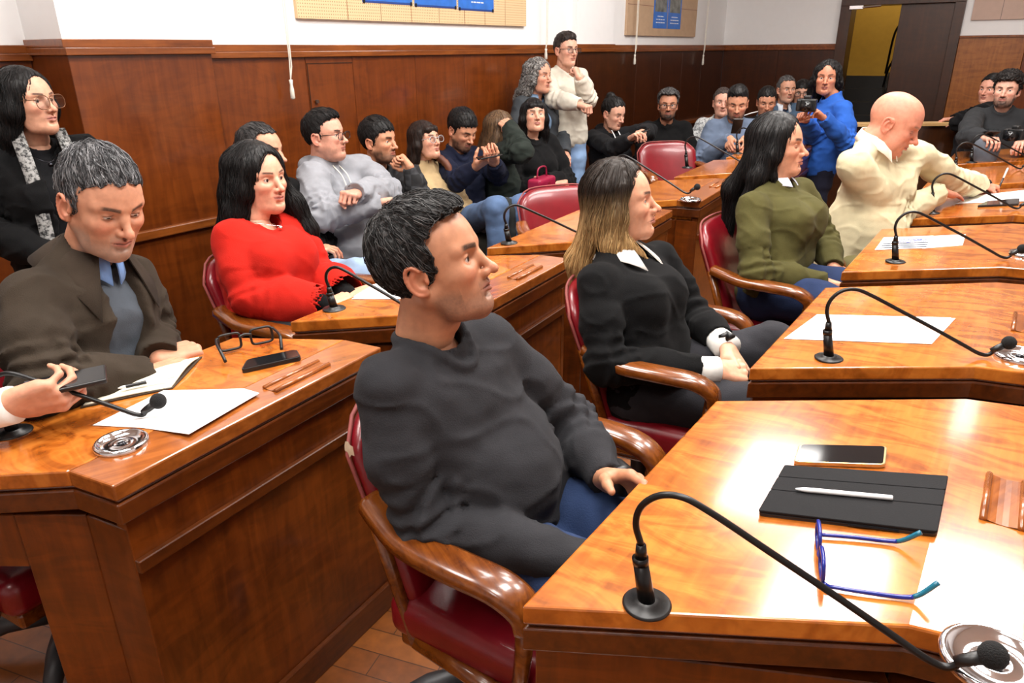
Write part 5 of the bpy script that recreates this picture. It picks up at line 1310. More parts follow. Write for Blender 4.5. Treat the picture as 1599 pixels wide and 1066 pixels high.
# ---- bald man writing
r = person('bald', 'bald man in cream v-neck sweater leaning over the desk and writing', 1397, 192, 3.22, R_(-34), R_(-36), pitch=R_(-24), near=2, hs=1.08, bs=1.05, neckoff=(-.085, 0, -.12),
    head=dict(skin=(208, 142, 116), bald=1, nose=1.05, fat=.7, brow=(150, 110, 90), bw=.004, closed=.75, stub=.12, jaw=1.08, look=0, lookz=-.5), hair=None, hands=('flat', 'pen'),
    J=dict(nb=('p', 1364, 224, 3.28), shR=('p', 1330, 258, 3.14), shL=('p', 1432, 240, 3.46), elR=('p', 1398, 338, 3.36), wrR=('p', 1470, 299, 3.54), elL=('p', 1494, 286, 3.62), wrL=('p', 1534, 288, 3.80), pel=('p', 1318, 410, 3.46), chest=('p', 1370, 300, 3.38), waist=('p', 1338, 355, 3.42)), belly=1.05, bw=1.1, inner=dict(c=(224, 214, 198), name='shirt'),
    top=dict(c=(202, 192, 158), t=.016, folds=.0045, cuff=.045, vneck=.07, ring=0, neck=.064), bottom=dict(c=(120, 114, 78)), hd=(('p', 1520, 309, 3.68), ('p', 1572, 297, 3.93)), hn=((0, -.1, 1), (.2, .55, .8)))
shirt_collar(r, cm((232, 222, 204), bump=.1), r0=.066, r1=.086, h0=.066, h1=.022, gap=.22, tip=.05, tipw=.018, drop=.04)
wrist_band(r, 'L', 'wristwatch', .018, .034, .026, M_BLACK)
a, b = atd(1558, 297, 3.86), atd(1574, 262, 3.84); c = (a+b)/2; d = b-a
bm = bmesh.new(); tube(bm, [a-c, a-c+d*.08, a-c+d*.55], [.001, .004, .0045], 10); pn = obj('ballpoint_pen', bm, M_DARKMETAL, None, True); pn.location = tuple(c); tag(pn, 'pen with white cap end in the bald man’s writing hand', 'pen')
bm = bmesh.new(); tube(bm, [a-c+d*.55, a-c+d*.97, b-c], [.0048, .0045, .002], 10); obj('pen_cap', bm, M_WHITEPL, pn, True)

# ---- man in brown jacket at left
r = person('jacket', 'grey-haired man in dark brown jacket over blue collar, looking down at his notebook', 160, 315, 1.72, R_(-34), R_(-40), pitch=R_(-20), roll=R_(-4), near=2, hs=1.0,
    head=dict(skin=(206, 148, 118), stub=1., stubcol=(138, 130, 124), nose=1.0, brow=(56, 44, 38), bw=.0048, closed=.55, lookz=-.5, jaw=1.0),
    hair=dict(style='short', hair=[(60, 60, 62), (104, 104, 106), (40, 40, 42), (138, 138, 140), (74, 74, 76)], top=.014, side=.006, ns=3000, sl=.05, sr=.0010, fringe=.2, na=.004), hands=('relaxed', 'fist'), neckoff=(-.06, 0, -.135),
    J=dict(nb=('p', 138, 398, 1.80), shR=('p', 42, 470, 1.64), shL=('p', 208, 436, 1.94), elR=('p', 72, 600, 1.58), wrR=('p', 222, 588, 1.74), elL=('p', 232, 528, 1.98), wrL=('p', 248, 560, 1.84), pel=('p', 115, 690, 1.84), knR=('w', -.80, 1.42, .54), knL=('w', -.74, 1.56, .54), chest=('p', 140, 490, 1.82), waist=('p', 138, 590, 1.82)),
    top=dict(kind='open', c=(54, 46, 38), t=.022, folds=.005, neck=.064, ring=0, gap=.056, name='jacket'), inner=dict(c=(72, 78, 86), name='sweater'), bottom=dict(c=(40, 40, 46)), hd=(('p', 262, 575, 1.78), ('p', 292, 546, 1.88)), hn=(None, (.2, .3, .9)))
shirt_collar(r, cm((120, 152, 204), bump=.1), r0=.056, r1=.070, h0=.048, h1=.006, gap=.16, tip=.03, tipw=.012, drop=.04)
shirt_collar(r, cm((56, 47, 39)), r0=.070, r1=.128, h0=.048, h1=-.004, gap=.62, tip=.09, tipw=.03, name='jacket_collar', drop=.04)

# ---- only a hand with a phone reaches in from the left
r = person('hand', 'person outside the left edge, only a hand with white cuff holding a phone shows', -330, 330, 1.45, R_(-40), R_(-40), near=1, eyes=False,
    head=dict(), hair=dict(style='short', hair=BROWNH), hands=(None, 'hold'), J=dict(shL=('p', -190, 500, 1.55), elL=('p', -190, 690, 1.45), wrL=('p', 12, 634, 1.42), knR=('w', -2.0, .6, .5), knL=('w', -1.95, .75, .5)),
    top=dict(c=(30, 32, 40), cuff=.09), hd=(None, ('p', 118, 612, 1.46)), hn=(None, (.55, -.75, -.35)))
cuff(r, 'L', .036, -.11, .012, flare=.002)
P = [atd(60, 606, 1.45), atd(143, 588, 1.49)]; c = (P[0]+P[1])/2; x = nrm(P[1]-P[0]); z = nrm(np.array((-.3, -.25, .9))); z = nrm(z-x*(x @ z)); y = np.cross(z, x)
t = empty('smartphone', (0, 0, 0)); t.matrix_world = Matrix(((x[0], y[0], z[0], c[0]), (x[1], y[1], z[1], c[1]), (x[2], y[2], z[2], c[2]), (0, 0, 0, 1))); tag(t, 'black phone held in the hand at the left frame edge', 'phone')
bm = bmesh.new(); box(bm, (0, 0, 0), (.15, .072, .010)); obj('case', bm, M_BLACK, t, bevel=.003); bm = bmesh.new(); box(bm, (0, 0, .0053), (.143, .066, .0006)); obj('screen', bm, M_SCREEN, t)

# ---- woman in red
r = person('red', 'woman with long black hair in bright red top, seated at left', 404, 280, 2.56, R_(-30), R_(-36), pitch=R_(3), near=2, fem=1.1, hs=.98,
    head=dict(skin=(222, 164, 136), nose=.95, brow=(44, 32, 28), bw=.0034, smile=.7, look=R_(4), lips=(190, 104, 96), jaw=.97),
    hair=dict(style='long', hair=BLACKH, len=.31, flow=-.05, ns=2200, sl=.20, sr=.0014, part=.0, top=.018, side=.012, vol=1.2, L=(.075, .05), R=(-.03, .03), wav=.35, face=1.0),
    J=dict(nb=('p', 399, 342, 2.58), shR=('p', 356, 374, 2.46), shL=('p', 455, 352, 2.72), elR=('p', 392, 468, 2.42), wrR=('p', 510, 476, 2.48), elL=('p', 500, 432, 2.72), wrL=('p', 545, 462, 2.58), pel=('p', 440, 515, 2.58), chest=('p', 414, 410, 2.58), waist=('p', 428, 465, 2.58)),
    top=dict(c=(178, 32, 22), t=.017, folds=.002, cuff=.15, wmul=1.5, ring=0, neck=.075, scoop=.02, name='red_top'), bottom=dict(c=(26, 26, 30)), hands=('relaxed', 'relaxed'), hd=(('p', 556, 458, 2.56), ('p', 580, 450, 2.6)))
def under_sleeves(r, c, rad=.040):
    g = r['SDF'](np.min([r['j'][k] for k in ('elR', 'elL', 'wrR', 'wrL')], 0)-.15, np.max([r['j'][k] for k in ('elR', 'elL', 'wrR', 'wrL')], 0)+.15, r['hc'])
    for k in 'RL':
        a, b = r['j']['el'+k], r['j']['wr'+k]; g.cone(a, b-nrm(b-a)*.01, rad+.01, rad-.004, .01)
    g.disp(lambda P: .004*pnoise(P*30), .02); r['make']('undershirt', g, c)
under_sleeves(r, cm(BLK))
def necklace(r, ln, mat, pend=.006, w=.0011):
    pts = []
    for i in range(17):
        u = i/16*2-1; a = u*1.9; pts.append(r['nb']+(r['FW']*math.cos(a)*1.15+r['L']*math.sin(a))*.066+r['FW']*.030*(1-abs(u))+r['UP']*(.03-ln*(1-abs(u)**1.4))-r['o'])
    bm = bmesh.new(); tube(bm, pts, w, 5); n = obj('necklace', bm, mat, r['p'], True)
    bm = bmesh.new(); bmesh.ops.create_uvsphere(bm, u_segments=8, v_segments=6, radius=pend, matrix=Matrix.Translation(Vector(pts[8]+r['FW']*.004-r['UP']*pend))); obj('pendant', bm, mat, n, True)
necklace(r, .085, M_CHROME, .008)

# ---- the listeners along the timber wall
r = person('behindred', 'man in black sweater sitting behind the woman in red, half hidden by her hair', 409, 238, 3.35, R_(-14), R_(-36), near=1, head=dict(skin=SK), hair=dict(style='short', hair=[(30, 28, 28), (60, 58, 58), (22, 21, 21)], recede=1., ns=600, sr=.0014, sl=.045),
    J=dict(CROSSED, knR=('p', 560, 430, 3.05), knL=('p', 585, 425, 3.3)), top=dict(c=(16, 16, 17)), bottom=dict(c=LJEANS), hands=('relaxed', 'relaxed'), lean=.2)
r = person('glasseswoman', 'standing woman with long black hair and large clear glasses at the left wall', 44, 160, 2.72, R_(-14), R_(-42), pose='stand', pitch=R_(4), near=2, fem=.9, hs=.98,
    head=dict(skin=(212, 158, 130), nose=.95, brow=(30, 24, 22), bw=.0036, lips=(180, 108, 102), jaw=.94), hair=dict(style='long', hair=BLACKH, len=.30, spread=.02, flow=-.02, ns=1800, sl=.2, sr=.0015, part=.01, vol=1.1, wav=.2),
    J=dict(LAP), top=dict(kind='open', c=(16, 16, 17), t=.024, gap=.045, neck=.08, ring=0, name='fleece_jacket', folds=.007), inner=dict(c=(20, 20, 22), name='black_shirt'), bottom=dict(c=(48, 66, 120)),
    glasses=dict(frame=plain('bronze_frame', (120, 84, 60), .3, .5), lw=.060, lh=.050, rr=.0015, p=2.6), hands=('relaxed', 'relaxed'))
necklace(r, .11, M_DARKMETAL, .009)
def placket(r, side, mat, name, off=.050):
    j, FW, L, UP = r['j'], r['FW'], r['L'], r['UP']; A = []; Bp = []
    for i in range(9):
        u = i/8; c = j['nb']*(1-u)+(j['waist']*.7+j['pel']*.3)*u; A.append(c+L*side*(off+.02*u)+FW*(.075+.085*math.sin(min(1, u*1.6)*PI/2))+UP*.04*(1-u)); Bp.append(A[-1]+L*side*.045-FW*.012)
    return strip_mesh(name, A, Bp, .008, mat, r)
def speck(name, a, b, s):
    k = NT(name); v = k.coord('Object'); k.l(k.ramp(k.noise(v, s, 4, .7), [(.42, lin(a)), (.56, lin(b))]), k.b.inputs['Base Color']); k.set(Roughness=.9); return k.m
M_SPECK = speck('speckled_wool', (30, 30, 32), (150, 150, 148), 70)
for s in (-1, 1): placket(r, s, M_SPECK, 'grey_facing')
r = person('hoodie', 'heavy-set man with black glasses in grey hooded sweatshirt, arms crossed', 508, 212, 3.72, R_(-14), R_(-34), pitch=R_(4), near=1, hs=1.0, bw=1.15, bs=1.08, belly=1.12, lean=.22,
    head=dict(skin=(214, 156, 132), fat=1.1, brow=(30, 24, 22), stub=.25), hair=dict(style='quiff', hair=BLACKH, top=.014, side=.006, ns=900, sl=.05, sr=.0012, fringe=-.2),
    J=dict(shR=('p', 484, 276, 3.62), shL=('p', 566, 262, 3.98), elR=('p', 505, 335, 3.50), wrR=('p', 585, 318, 3.62), elL=('p', 602, 298, 3.86), wrL=('p', 556, 302, 3.50)), hn=((-.2, .5, .8), (.3, -.5, .8)),
    top=dict(c=(142, 144, 150), t=.024, folds=.007, hood=1, neck=.060), bottom=dict(c=(22, 22, 26)), glasses=dict(frame=M_BLACK, lw=.052, lh=.036), hands=('fist', 'fist'))
bm = bmesh.new(); p = r['j']['chest']+r['FW']*.135+r['L']*.085+r['UP']*.055-r['o']
bmesh.ops.create_uvsphere(bm, u_segments=10, v_segments=6, radius=.016, matrix=Matrix.Translation(Vector(p)) @ Matrix.Diagonal((1, 1, .7, 1))); obj('embroidered_emblem', bm, plain('emblem_grey', (84, 86, 92)), r['p'], True)
for s in (-1, 1):
    bm = bmesh.new(); a = r['nb']+r['FW']*.075+r['L']*s*.022-r['UP']*.01-r['o']; tube(bm, spline([a, a+r['FW']*.045-r['UP']*.06, a+r['FW']*.06-r['UP']*.13], 4), .003, 6); obj('drawstring', bm, M_CORD, r['p'], True)
def plaid(name):
    k = NT(name); v = k.coord('Object', (1, 1, 1)); ck = k.n('ShaderNodeTexChecker'); ck.inputs['Scale'].default_value = 16; ck.inputs[1].default_value = (*lin((30, 30, 32)), 1); ck.inputs[2].default_value = (*lin((66, 68, 72)), 1); k.l(v, ck.inputs[0])
    k.l(k.mix(k.noise(v, 40), ck.outputs[0], lin((22, 22, 24))), k.b.inputs['Base Color']); k.set(Roughness=.9); return k.m
r = person('chinhand', 'bearded young man in plaid jacket resting his chin on his hand', 592, 220, 4.15, R_(-24), R_(-34), near=1, head=dict(skin=(198, 142, 110), beard=.75, brow=(20, 16, 15), bw=.0056), hair=dict(style='short', hair=BLACKH, top=.02, side=.010, ns=700, sr=.0013, fringe=1.2),
    J=dict(elR=('l', .12, -.2, -.47), wrR=('l', .25, .05, -.50), elL=('p', 655, 308, 4.05), wrL=('p', 641, 263, 3.98)), top=dict(mat=plaid('plaid_cloth'), t=.018), inner=None, bottom=dict(c=(26, 28, 32)), hands=('relaxed', 'fist'), hd=(None, ('p', 616, 236, 4.04)), hn=(None, (.3, .9, .2)))
r = person('fleece', 'young woman with clear glasses and reddish braid in beige fleece', 664, 220, 4.55, R_(-36), R_(-40), pitch=R_(12), near=1, fem=.8, hs=.95, head=dict(skin=(216, 160, 134), brow=(40, 30, 26), jaw=.95, nose=.95), hair=dict(style='long', hair=[(36, 26, 22), (48, 34, 28), (28, 20, 18)], len=.20, bangs=1, ns=600, sr=.0014, sl=.12, vol=.8),
    J=dict(CROSSED), top=dict(c=(178, 154, 116), t=.022, high=.075, folds=.006, name='fleece'), bottom=dict(c=(60, 58, 52)), glasses=dict(frame=plain('clear_frame', (170, 170, 172), .2), lw=.050, lh=.042, p=2.3), hands=('fist', 'fist'))
bm = bmesh.new(); a = r['Hc']+r['F'] @ np.array((.0, .06, -.09))-r['o']; tube(bm, spline([a, a+r['FW']*.07-r['UP']*.07+r['L']*.03, a+r['FW']*.10-r['UP']*.17+r['L']*.03], 6), [.022, .026, .024, .026, .022, .025, .022, .024, .020, .018, .014, .010, .006], 10); obj('braid', bm, plain('auburn_hair', (92, 48, 28), .6, 0, .4), r['p'], True)
r = person('navy', 'bearded man in navy jacket looking down at a phone', 722, 203, 4.78, R_(-46), R_(-42), pitch=R_(-24), near=1, head=dict(skin=(200, 144, 114), beard=.8, brow=(18, 15, 14), bw=.0055, closed=.8), hair=dict(style='short', hair=BLACKH, top=.022, side=.010, ns=700, sr=.0013, fringe=1.0), neckoff=(-.06, 0, -.135),
    J=dict(elR=('p', 714, 282, 4.62), wrR=('p', 742, 262, 4.52), elL=('p', 778, 272, 4.86), wrL=('p', 772, 255, 4.62), knR=('p', 775, 325, 4.2), knL=('p', 815, 322, 4.4)), top=dict(c=(24, 28, 46), t=.018, vneck=.03, ring=.012), bottom=dict(c=JEANS), hands=('hold', 'hold'), hn=((.2, -.2, -.9), (.2, .2, -.9)), hd=(('p', 764, 247, 4.46), ('p', 764, 243, 4.52)))
def phone_at(px, py, d, yaw, tilt, lab, size=(.15, .073, .009)):
    t = empty('smartphone', (0, 0, 0)); F = frame(yaw, tilt); c = atd(px, py, d)
    t.matrix_world = Matrix(((F[0, 0], F[0, 1], F[0, 2], c[0]), (F[1, 0], F[1, 1], F[1, 2], c[1]), (F[2, 0], F[2, 1], F[2, 2], c[2]), (0, 0, 0, 1))); tag(t, lab, 'phone', 'phones in the audience’s hands')
    bm = bmesh.new(); box(bm, (0, 0, 0), size); obj('case', bm, M_BLACK, t, bevel=.003); bm = bmesh.new(); box(bm, (0, 0, size[2]/2+.0004), (size[0]*.94, size[1]*.9, .0008)); obj('screen', bm, M_SCREEN, t); return t
phone_at(764, 244, 4.42, R_(30), R_(5), 'phone in the hands of the man in navy jacket')
r = person('green', 'brown-haired woman in dark green jacket turned away, a hand in her hair', 782, 203, 5.05, R_(35), R_(-20), near=1, fem=.8, bs=1.05, hs=1.0, head=dict(skin=(212, 158, 130)), hair=dict(style='long', hair=[(84, 62, 42), (110, 84, 58), (64, 46, 32)], len=.16, ns=700, sl=.14, sr=.0014, spread=.01, vol=1.05, wav=.2),
    J=dict(shR=('p', 782, 240, 4.92), elR=('p', 812, 236, 4.75), wrR=('p', 796, 200, 4.86), elL=('l', .08, .25, -.46), wrL=('l', .28, .12, -.55), knL=('p', 815, 322, 4.5), knR=('p', 790, 330, 4.4)), top=dict(c=(40, 46, 42), t=.024, folds=.007), bottom=dict(c=(44, 46, 46)), hands=('fist', 'relaxed'), hd=(('p', 783, 186, 4.92), None), hn=((.2, -.8, .4), None))
r = person('blackhair', 'woman with black fringe in black top looking up, sitting before the standing couple', 834, 181, 5.15, R_(-78), R_(-60), pitch=R_(12), near=1, fem=.8, hs=.95, head=dict(skin=(216, 164, 138), brow=(20, 16, 16), lips=(180, 110, 104)), hair=dict(style='long', hair=BLACKH, len=.24, bangs=1, ns=700, sl=.15, sr=.0014, vol=1.0), J=dict(CROSSED), top=dict(c=(18, 18, 19), t=.018), bottom=dict(c=LJEANS), hands=('fist', 'fist'))
r = person('curly', 'standing woman with curly grey hair in denim jacket', 841, 119, 5.5, R_(-40), R_(-50), pose='stand', near=1, fem=.7, hs=1.0, bs=.9, head=dict(skin=(206, 150, 124), brow=(70, 60, 56)), hair=dict(style='long', hair=[(120, 118, 116), (84, 82, 80), (160, 158, 154), (60, 58, 58)], len=.11, vol=1.1, wav=.7, ns=900, sl=.13, sr=.0018, na=.010, nf=(60, 60, 60)),
    J=dict(LAP), top=dict(kind='open', c=(62, 66, 70), t=.022, gap=.045, name='jacket', ring=0, neck=.07), inner=dict(c=(112, 136, 164), name='denim_shirt'), bottom=dict(c=(52, 54, 60)), hands=('relaxed', 'relaxed'))
shirt_collar(r, cm((112, 136, 164)), r0=.056, r1=.085, h0=.045, h1=.0, gap=.5, tip=.05, tipw=.02, drop=.035)
r = person('cream', 'standing man with black glasses in cream sweater, hand at his chin', 884, 78, 5.66, R_(-55), R_(-62), pose='stand', near=1, hs=.98, head=dict(skin=(214, 162, 138), brow=(40, 30, 28), jaw=.95, nose=1.05), hair=dict(style='quiff', hair=[(40, 32, 30), (60, 50, 46), (30, 25, 24)], top=.016, side=.006, ns=700, sr=.0013, fringe=.4),
    J=dict(elR=('p', 866, 154, 5.55), wrR=('p', 904, 163, 5.44), elL=('p', 918, 154, 5.62), wrL=('p', 905, 122, 5.46)), top=dict(c=(200, 194, 180), t=.020, folds=.006), bottom=dict(c=(134, 162, 200)), glasses=dict(frame=M_BLACK, lw=.052, lh=.036), hands=('fist', 'fist'), hd=(None, ('p', 898, 100, 5.5)), hn=(None, (.5, .5, .5)))

# ---- the rows at the back
r = person('bun', 'young woman with hair in a bun and black hooded sweatshirt, looking at a phone', 958, 177, 6.0, R_(-48), R_(-62), pitch=R_(-16), near=0, fem=.7, head=dict(skin=(212, 160, 136), brow=(30, 24, 24), closed=.8), hair=dict(style='bun', hair=BLACKH, ns=300, sr=.002), neckoff=(-.05, 0, -.14),
    J=dict(elR=('p', 960, 232, 5.75), wrR=('p', 984, 216, 5.60), elL=('p', 1012, 205, 6.05), wrL=('p', 1003, 206, 5.75)), top=dict(c=(26, 26, 28), t=.022, hood=1), bottom=dict(c=(50, 66, 100)), hands=('hold', 'hold'))
p0 = r['j']['chest']; 
bm = bmesh.new(); q = lambda u, v: p0+r['FW']*.140+r['L']*(-u)+r['UP']*v-r['o']
pts = spline([q(-.05, .03), q(-.035, .0), (q(-.005, -.005)), q(.04, .03), q(.085, .06)], 5); tube(bm, pts, [.003+.009*math.exp(-((i-6)/4.)**2) for i in range(len(pts))], 6); obj('chest_logo', bm, M_WHITEPL, r['p'], True)
bm = bmesh.new()
for i, (u, h) in enumerate(((-.03, .04), (-.01, .045), (.012, .04), (.034, .045))): a, b = q(u, .035+.12*(u+.03)), q(u+.006, .035+h+.12*(u+.03)); tube(bm, [a, b], .004, 5)
obj('chest_lettering', bm, plain('red_print', (170, 30, 44)), r['p'])
for s in (-1, 1):
    bm = bmesh.new(); a = r['nb']+r['FW']*.075+r['L']*s*.03-r['o']; tube(bm, spline([a, a+r['FW']*.055-r['UP']*.07, a+r['FW']*.085-r['UP']*.17], 4), .0045, 6); obj('drawstring', bm, M_WHITEPL, r['p'], True)
phone_at(1000, 207, 5.62, R_(-10), R_(20), 'phone in the hands of the woman with a bun')
r = person('beard', 'bearded man with glasses and receding hair in black sweater, arms folded', 1043, 164, 6.45, R_(-98), R_(-92), near=0, hs=1.02, bs=1.05, head=dict(skin=(190, 134, 106), beard=.9, brow=(24, 20, 20)), hair=dict(style='curly', hair=[(50, 48, 48), (90, 88, 88), (34, 32, 32)], recede=.9, ns=300, sr=.002, side=.010),
    J=dict(CROSSED), top=dict(c=(16, 16, 17), cuff=.12, t=.018), bottom=dict(c=(40, 42, 44)), glasses=dict(frame=M_BLKMETAL, rr=.0024, lw=.048, lh=.032), hands=('fist', 'flat'))
bm = bmesh.new(); p = r['j']['chest']+r['FW']*.135+r['L']*.03+r['UP']*.02-r['o']; tube(bm, [p+r['L']*.028*math.cos(a)+r['UP']*.028*math.sin(a) for a in [i*PI/8 for i in range(17)]], .004, 6); obj('round_badge', bm, plain('badge_print', (70, 120, 100)), r['p'], True)
r = person('greyback', 'woman in patterned light grey jacket half hidden behind the man in grey-blue sweater', 1128, 160, 6.75, R_(-100), R_(-96), near=0, fem=.6, head=dict(skin=(212, 160, 138), brow=(80, 66, 60)), hair=dict(style='bun', hair=[(60, 52, 50), (84, 74, 70)], bunpos=(-.1, 0, .03), ns=200, sr=.002), J=dict(LAP), top=dict(mat=speck('patterned_knit', (110, 112, 114), (190, 192, 192), 40), t=.02), bottom=dict(c=(60, 62, 66)))
r = person('bluegrey', 'bearded man in grey-blue sweater looking down at a phone held in both hands', 1151, 161, 5.8, R_(-104), R_(-100), pitch=R_(-16), near=0, hs=1.02, bs=1.05, belly=1.0, head=dict(skin=(198, 142, 112), beard=.85, brow=(18, 15, 14), bw=.0056, closed=.8), hair=dict(style='quiff', hair=BLACKH, top=.018, side=.004, ns=300, sr=.002, fringe=.2), neckoff=(-.05, 0, -.14),
    J=dict(PHONE, wrR=('l', .24, -.06, -.25), wrL=('l', .24, .06, -.25)), top=dict(c=(92, 104, 124), t=.02), bottom=dict(c=(52, 54, 56)), hands=('hold', 'hold'), hn=((.6, -.6, .2), (.6, .6, .2)), hd=(('l', .27, -.02, -.16), ('l', .27, .02, -.16)))
phone_at(1151, 197, 5.50, R_(-100+180), R_(-50), 'dark phone in the hands of the man in grey-blue sweater')
r = person('track', 'man in black track jacket with white shoulder stripes, looking down', 1197, 159, 6.7, R_(-102), R_(-96), pitch=R_(-14), near=0, head=dict(skin=(192, 136, 108), brow=(20, 17, 16), closed=.6, stub=.4), hair=dict(style='short', hair=BLACKH, ns=300, sr=.002, top=.018, fringe=.6), J=dict(LAP), top=dict(c=(20, 20, 22), t=.022, high=.05, name='track_jacket'), bottom=dict(c=(40, 42, 46)))
for s in (-1, 1):
    for o_ in (0, .022):
        bm = bmesh.new(); a = r['nb']+r['L']*s*.06+r['UP']*(.062-.0)+r['FW']*(.02+o_)-r['o']; b = r['j']['sh'+'RxL'[s+1]]+r['UP']*.075+r['FW']*(.01+o_)+r['L']*s*.02-r['o']; tube(bm, [a, (a+b)/2+r['UP']*.004, b], .005, 6); obj('shoulder_stripe', bm, M_WHITEPL, r['p'], True)
r = person('older', 'older grey-haired man in blue-grey jacket sitting at the very back', 1228, 140, 7.2, R_(-85), R_(-90), near=0, head=dict(skin=(196, 144, 118), stub=.5, stubcol=(150, 140, 134), brow=(60, 52, 48)), hair=dict(style='short', hair=[(70, 68, 68), (100, 98, 98), (50, 48, 48)], ns=300, sr=.002, recede=.5), J=dict(LAP), top=dict(kind='open', c=(66, 84, 104), t=.024, gap=.04, ring=0, neck=.07, name='jacket'), inner=dict(c=(34, 40, 58), name='shirt'), bottom=dict(c=(40, 44, 52)))
shirt_collar(r, cm((206, 212, 222)), r0=.056, r1=.08, h0=.04, h1=-.005, gap=.4, tip=.06, tipw=.01, drop=.04)
r = person('hidden', 'dark-haired person with glasses peeping out behind the woman in blue', 1252, 146, 7.5, R_(-110), R_(-100), near=0, head=dict(skin=(200, 150, 126)), hair=dict(style='short', hair=BLACKH, fringe=1.6, ns=200, sr=.002, top=.02, side=.012), J=dict(LAP), top=dict(c=(24, 24, 28)), bottom=dict(c=(40, 40, 44)), glasses=dict(frame=M_BLACK, rr=.0024))
r = person('bluewoman', 'woman with long black curly hair in bright blue sweater holding a camera', 1291, 122, 5.55, R_(-116), R_(-165), pose='stand', near=1, fem=1.0, hs=1.0, bs=1.05, head=dict(skin=(186, 126, 98), brow=(26, 20, 18), bw=.0036, lips=(150, 84, 78)), hair=dict(style='long', hair=BLACKH, len=.20, spread=.02, vol=1.15, wav=.5, ns=900, sl=.16, sr=.0018, na=.007, nf=(50, 50, 30)),
    J=dict(shL=('p', 1318, 172, 5.44), shR=('p', 1284, 172, 5.68), elL=('p', 1324, 224, 5.38), wrL=('p', 1286, 184, 5.22), elR=('p', 1272, 215, 5.6), wrR=('p', 1258, 188, 5.36), nb=('p', 1299, 151, 5.58)), top=dict(c=(40, 84, 164), t=.018, vneck=.05, folds=.006), bottom=dict(c=(30, 32, 46)), hands=('fist', 'hold'), hd=(('p', 1250, 172, 5.26), ('p', 1270, 168, 5.18)))
def camera_at(px, py, d, yaw, lab, sc=1.):
    c = atd(px, py, d); t = empty('photo_camera', c, yaw); t.scale = (sc, sc, sc); tag(t, lab, 'camera')
    bm = bmesh.new(); box(bm, (0, 0, 0), (.06, .13, .085)); box(bm, (.012, -.05, 0), (.075, .032, .08)); o = obj('camera_body', bm, M_BLACK, t, bevel=.008)
    bm = bmesh.new(); box(bm, (.0, .0, .052), (.05, .05, .03)); obj('viewfinder', bm, M_BLACK, t, bevel=.008)
    bm = bmesh.new(); tube(bm, [(.03, .01, -.004), (.07, .01, -.004), (.071, .01, -.004), (.11, .01, -.004)], [.034, .034, .038, .038], 24); l = obj('lens', bm, M_BLKMETAL, t, True)
    bm = bmesh.new(); tube(bm, [(.1101, .01, -.004), (.112, .01, -.004)], .031, 24); obj('front_glass', bm, M_SCREEN, l, True); return t
camera_at(1260, 164, 5.16, R_(-120), 'black camera held up by the woman in blue sweater')
r = person('cable', 'curly-haired bearded man in dark grey cable-knit sweater at the right edge', 1572, 141, 5.45, R_(-132), R_(-122), near=1, hs=1.0, bs=1.05, head=dict(skin=(214, 164, 142), beard=.85, brow=(26, 20, 18), look=R_(10)), hair=dict(style='curly', hair=[(26, 21, 20), (40, 33, 30), (18, 15, 15)], top=.024, side=.016, ns=900, sr=.0018, sl=.04, wav=.9, fringe=.6),
    J=dict(elR=('p', 1512, 215, 5.15), wrR=('p', 1538, 216, 4.95), elL=('p', 1625, 210, 5.6), wrL=('p', 1598, 222, 5.0), knR=('p', 1540, 232, 4.95), knL=('p', 1625, 240, 5.0)), top=dict(c=(44, 45, 47), t=.022, folds=.004, ring=.010), bottom=dict(c=(86, 90, 98)), hands=('hold', 'hold'))
j = r['j']
for i in range(-3, 4):
    bm = bmesh.new(); pts = []
    for q in range(9):
        u = q/8; c = j['chest']*(1-u)+j['waist']*u; w = .030*i; pts.append(c+r['UP']*.07+r['L']*w+r['FW']*(.128*math.sqrt(max(.05, 1-(w/.15)**2))+.012)-r['o'])
    tube(bm, pts, .006, 6); obj('knit_cable', bm, cm((38, 39, 41)), r['p'], True)
phone_at(1548, 208, 4.90, R_(-110), R_(15), 'dark phone in the hand of the man in cable-knit sweater')
camera_at(1585, 210, 5.0, R_(-150), 'black camera resting in the lap of the man in cable-knit sweater', .9)
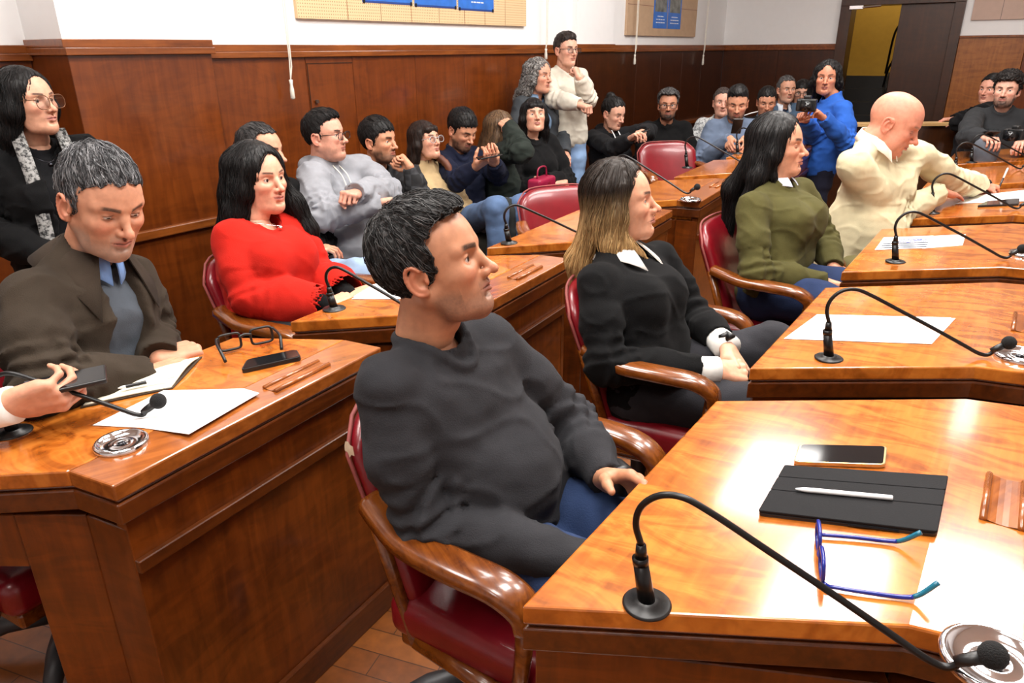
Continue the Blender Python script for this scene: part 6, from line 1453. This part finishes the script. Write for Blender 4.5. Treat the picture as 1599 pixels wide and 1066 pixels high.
r = person('leaner', 'person in black jacket leaning on the balustrade behind the man in cable sweater', 1547, 140, 6.35, R_(-150), R_(-165), near=0, head=dict(skin=(206, 150, 128)), hair=dict(style='short', hair=BLACKH, ns=200, sr=.002, top=.018, side=.01), J=dict(nb=('p', 1545, 165, 6.4), shR=('p', 1540, 172, 6.5), shL=('p', 1532, 176, 6.25), elR=('p', 1512, 186, 6.5), wrR=('p', 1490, 186, 6.5), elL=('p', 1500, 190, 6.3), wrL=('p', 1512, 183, 6.25), pel=('p', 1570, 215, 6.45)), top=dict(c=(18, 18, 20), t=.024), bottom=dict(c=(30, 30, 34)), hands=('relaxed', 'fist'))
shirt_collar(r, cm((206, 206, 206)), r0=.056, r1=.07, h0=.04, h1=.0, gap=.3, tip=.02, tipw=.01)
# crimson bag on a lap behind the empty chair
c = atd(846, 286, 4.75); t = empty('handbag', c, -.5); tag(t, 'crimson handbag on a lap behind the empty red chair', 'bag')
M_CRIM = plain('crimson_leather', (140, 20, 56), .35)
bm = bmesh.new(); box(bm, (0, 0, -.03), (.10, .24, .14)); obj('bag_body', bm, M_CRIM, t, bevel=.02, seg=3)
bm = bmesh.new(); tube(bm, spline([(0, -.07, .04), (0, -.05, .10), (0, .05, .10), (0, .07, .04)], 5), .006, 6); obj('handle', bm, M_CRIM, t, True)
bm = bmesh.new(); box(bm, (.052, 0, .0), (.006, .03, .02)); obj('clasp', bm, M_CHROME, t)
# ------------------------------------------------------------------ lamps and render settings
for s, w_, e in ((-6.7, 3.3, 35), (-4.7, 1.7, 75), (-4.7, 3.3, 75), (-2.7, 1.7, 85), (-2.7, 3.3, 90), (-.75, 2.55, 85), (-.55, 3.75, 95), (.7, 1.75, 60), (2.6, 3.3, 24)):
    p = wall_pt(s, w_)
    ceiling_light(p[0], p[1], 1.25, .62, e, math.atan2(TV[1], TV[0]), 'white ceiling light panel overhead')
w = bpy.data.worlds.new('world'); SC.world = w; w.use_nodes = True
w.node_tree.nodes['Background'].inputs[0].default_value = (.9, .95, 1, 1); w.node_tree.nodes['Background'].inputs[1].default_value = .03
SC.view_settings.view_transform = 'Standard'; SC.view_settings.look = 'None'; SC.view_settings.gamma = 1; SC.view_settings.exposure = -.2
SC.cycles.use_denoising = True
SC.cycles.max_bounces = 8
